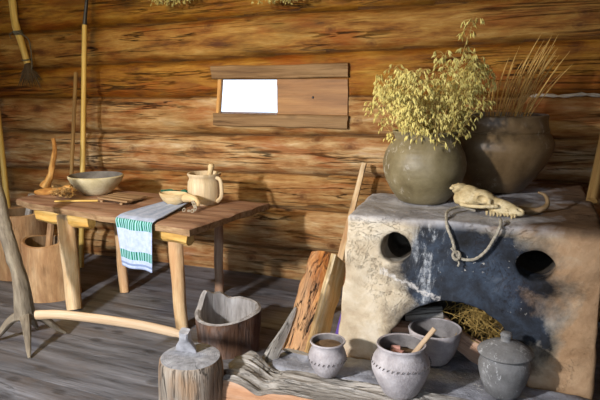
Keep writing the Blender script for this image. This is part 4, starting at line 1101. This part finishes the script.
# straw stalks in the wide pot
def straw_proto(seed, lean, L):
    r_ = random.Random(seed); m_ = MB()
    pts = [Vector((math.sin(lean) * s * L + 0.06 * s ** 3, 0.01 * math.sin(s * 3 + seed), math.cos(lean) * s * L - 0.02 * s ** 3)) for s in np.linspace(0, 1, 10)]
    m_.tube(pts, [0.0022, .0022, .0022, .0022, .0021, .0020, .0026, .0032, .0026, .0008], 5)
    return m_.mesh('straw_stalk', 'straw')
sp = [straw_proto(i, R(ln), L) for i, (ln, L) in enumerate(((-8, .46), (1, .54), (7, .60), (12, .64), (17, .66), (22, .60)))]
r4 = random.Random(4)
for i in range(42):
    k = i % 6
    o = bpy.data.objects.new('straw_stalk', sp[k]); COL.objects.link(o)
    o.location = (POT2[0] + r4.uniform(-.03, .07), POT2[1] + r4.uniform(-.08, .08), POT2[2] + 0.16)
    o.rotation_euler = (0, 0, r4.uniform(-.5, .5) + 0.2); o.scale = (1, 1, r4.uniform(.82, 1.03))
    o['label'] = 'thin dried straw stalk leaning right in the wide brown pot'; o['category'] = 'straw'; o['group'] = 'straw stalks in the wide pot'

# skull
sk = thing('animal_skull', 'yellowed animal skull with long snout lying at the stove front edge', 'skull', (-0.17, 2.56, SZ))
def skull():
    a = MB(); s = MB()
    O = Vector((-0.148, 2.575, SZ)); rz = Matrix.Rotation(R(-14), 3, 'Z')
    def P(x, y_, z): return O + rz @ Vector((x * 1.12, y_ * 1.05, z * 1.22 - 0.004))
    rot = rz.to_euler()
    E = lambda m_, p, r_, ry=0: m_.ball(P(*p), r_, 20, 14, rot=(rz @ Matrix.Rotation(ry, 3, 'Y')).to_euler())
    E(a, (-0.075, 0.0, 0.062), (0.058, 0.044, 0.050))           # braincase
    E(a, (-0.020, 0.0, 0.066), (0.055, 0.040, 0.030), R(12))     # forehead
    E(a, (0.050, 0.0, 0.046), (0.075, 0.026, 0.024), R(14))      # snout
    E(a, (0.105, 0.0, 0.030), (0.035, 0.022, 0.019), R(10))
    E(a, (0.060, 0.0, 0.026), (0.070, 0.028, 0.016), R(4))
    E(a, (-0.112, 0.0, 0.088), (0.030, 0.040, 0.020), R(-30))    # crest at the back
    E(a, (-0.115, 0.0, 0.055), (0.018, 0.030, 0.028))
    for sd in (-1, 1):                                           # cheek arches
        for i in range(11):
            t = i / 10; E(a, (-0.085 + 0.125 * t, sd * (0.040 + 0.024 * math.sin(math.pi * t)), 0.038 + 0.008 * t), (0.013, 0.007, 0.009))
        E(a, (0.016, sd * 0.040, 0.058), (0.010, 0.010, 0.014))
        E(s, (-0.012, sd * 0.046, 0.064), (0.024, 0.030, 0.019))    # orbit
        E(s, (-0.045, sd * 0.052, 0.052), (0.024, 0.014, 0.012))
        E(s, (0.122, sd * 0.010, 0.037), (0.020, 0.007, 0.008))     # nostril
    for i in range(9):
        E(a, (-0.130 + 0.004 * (i % 2), (i - 4) * 0.010, 0.092 + 0.006 * (i % 2)), (0.010, 0.004, 0.008))
    return a, s, P
a, s, SP = skull()
me, cg, co = baked_volume(a, s, 0.0032, 2, 0.0016, 45.0, 'skull')
finish(me, cg, co, 'cranium', 'bone', sk)
for sd in (-1, 1):
    for i in range(9):
        x = 0.005 + i * 0.0125 + 0.002 * (i % 2); h_ = (0.008, 0.011, 0.008, 0.010, 0.006, 0.003, 0.003, 0.016, 0.006)[i]
        m_ = MB(); m_.tube([SP(x, sd * (0.024 - 0.0006 * i), 0.024), SP(x + 0.001, sd * (0.025 - 0.0006 * i), 0.016), SP(x, sd * (0.025 - .0006 * i), 0.014 - h_ * .6)], [0.0065, 0.0055, 0.003], 7)
        m_.build('tooth', 'bone', sk)
m_ = MB(); m_.tube(spline([(-0.03, 2.66, SZ + .018), (0.01, 2.655, SZ + .016), (0.055, 2.66, SZ + .022), (0.085, 2.68, SZ + .045), (0.075, 2.70, SZ + .078), (0.045, 2.705, SZ + .090)], 24), [0.018 - 0.013 * i / 23 for i in range(24)], 12, 0.08)
m_.build('horn', 'horn', origin=(0, 2.66, SZ), label='curved brown horn lying behind the skull on the stove', category='horn')

# rope looped over the stove front
rp = thing('rope', 'thin grey rope looped and knotted over the front of the stove', 'rope', (-0.2, 2.42, SZ))
path = spline([(-0.20, 2.60, SZ + .012), (-0.26, 2.57, SZ + .03), (-0.30, 2.50, SZ + .022), (-0.297, 2.43, SZ + .008), (-0.285, 2.383, SZ - .02), (-0.262, 2.376, SZ - .07), (-0.245, 2.374, SZ - .125),
               (-0.215, 2.374, SZ - .142), (-0.17, 2.374, SZ - .135), (-0.13, 2.374, SZ - .095), (-0.105, 2.374, SZ - .045), (-0.09, 2.376, SZ - .010), (-0.085, 2.41, SZ + .012), (-0.09, 2.46, SZ + .012)], 90)
m_ = MB(); m_.tube(path, [0.0062 + 0.0009 * math.sin(i * 2.4) for i in range(90)], 7)
cord = m_.build('cord', 'rope', rp)
m_ = MB()
kc = Vector((-0.243, 2.370, SZ - .128))
for i in range(4):
    pts = [kc + Vector((0.013 * math.cos(t + i), -0.004 + 0.009 * math.sin(t * 1.0 + i * 1.4), 0.014 * math.sin(t + i * .8))) for t in np.linspace(0, 5.2, 12)]
    m_.tube(pts, 0.0058, 6)
m_.tube([kc, kc + Vector((0.012, -.004, -.03)), kc + Vector((0.008, -.004, -.042))], 0.0042, 6)
m_.tube([kc, kc + Vector((-0.016, -.004, .024)), kc + Vector((-0.022, -.002, .030))], 0.0042, 6)
m_.build('knot', 'rope', cord)

MB().tube(line((0.285, 3.05, 0.81), (0.40, 3.655, 1.30), 10), [0.026] * 10, 10, 0.08).build('leaning_post', 'pole_dark', origin=(0.285, 3.1, 0.81), label='brown post leaning on the wall at the right end of the stove', category='post')

# bunches of dried herbs hanging from the ceiling
for (x, y_, zt, lab) in ((-2.28, 3.58, 1.855, 'dried herb bunch hanging from above, left of the window'), (-1.50, 3.58, 1.83, 'dried herb bunch hanging from above, right of the window')):
    h = thing('herb_bunch', lab, 'herbs', (x, y_, 2.325)); m_ = MB(); r5 = random.Random(int(-x * 100))
    for i in range(90):
        a_ = r5.uniform(-1, 1); zz = zt + abs(r5.gauss(0, .035)) + abs(a_) * .02
        q = [(x + a_ * .02, y_ + r5.uniform(-.02, .02), 2.16), (x + a_ * .08, y_ + r5.uniform(-.03, .03), 2.03), (x + a_ * .17 + r5.gauss(0, .02), y_ + r5.uniform(-.05, .05), zz)]
        m_.tube(q, [.002, .0018, .001], 3)
        for z_ in range(5):
            p = Vector(q[1]).lerp(Vector(q[2]), r5.uniform(.3, 1.0)); d = Vector((r5.gauss(0, 1), r5.gauss(0, 1), -1)).normalized() * .022; e = d.cross(Vector((0, 1, 0))).normalized() * .005
            m_.add([p, p + d * .5 + e, p + d, p + d * .5 - e], [(0, 1, 2, 3)])
    m_.build('herb_stems', 'herb', h, fixn=False, kind='stuff')
    MB().tube([(x, y_, 2.15), (x, y_, 2.24), (x, y_, 2.325)], 0.02, 8).build('string', 'dark_twine', h)
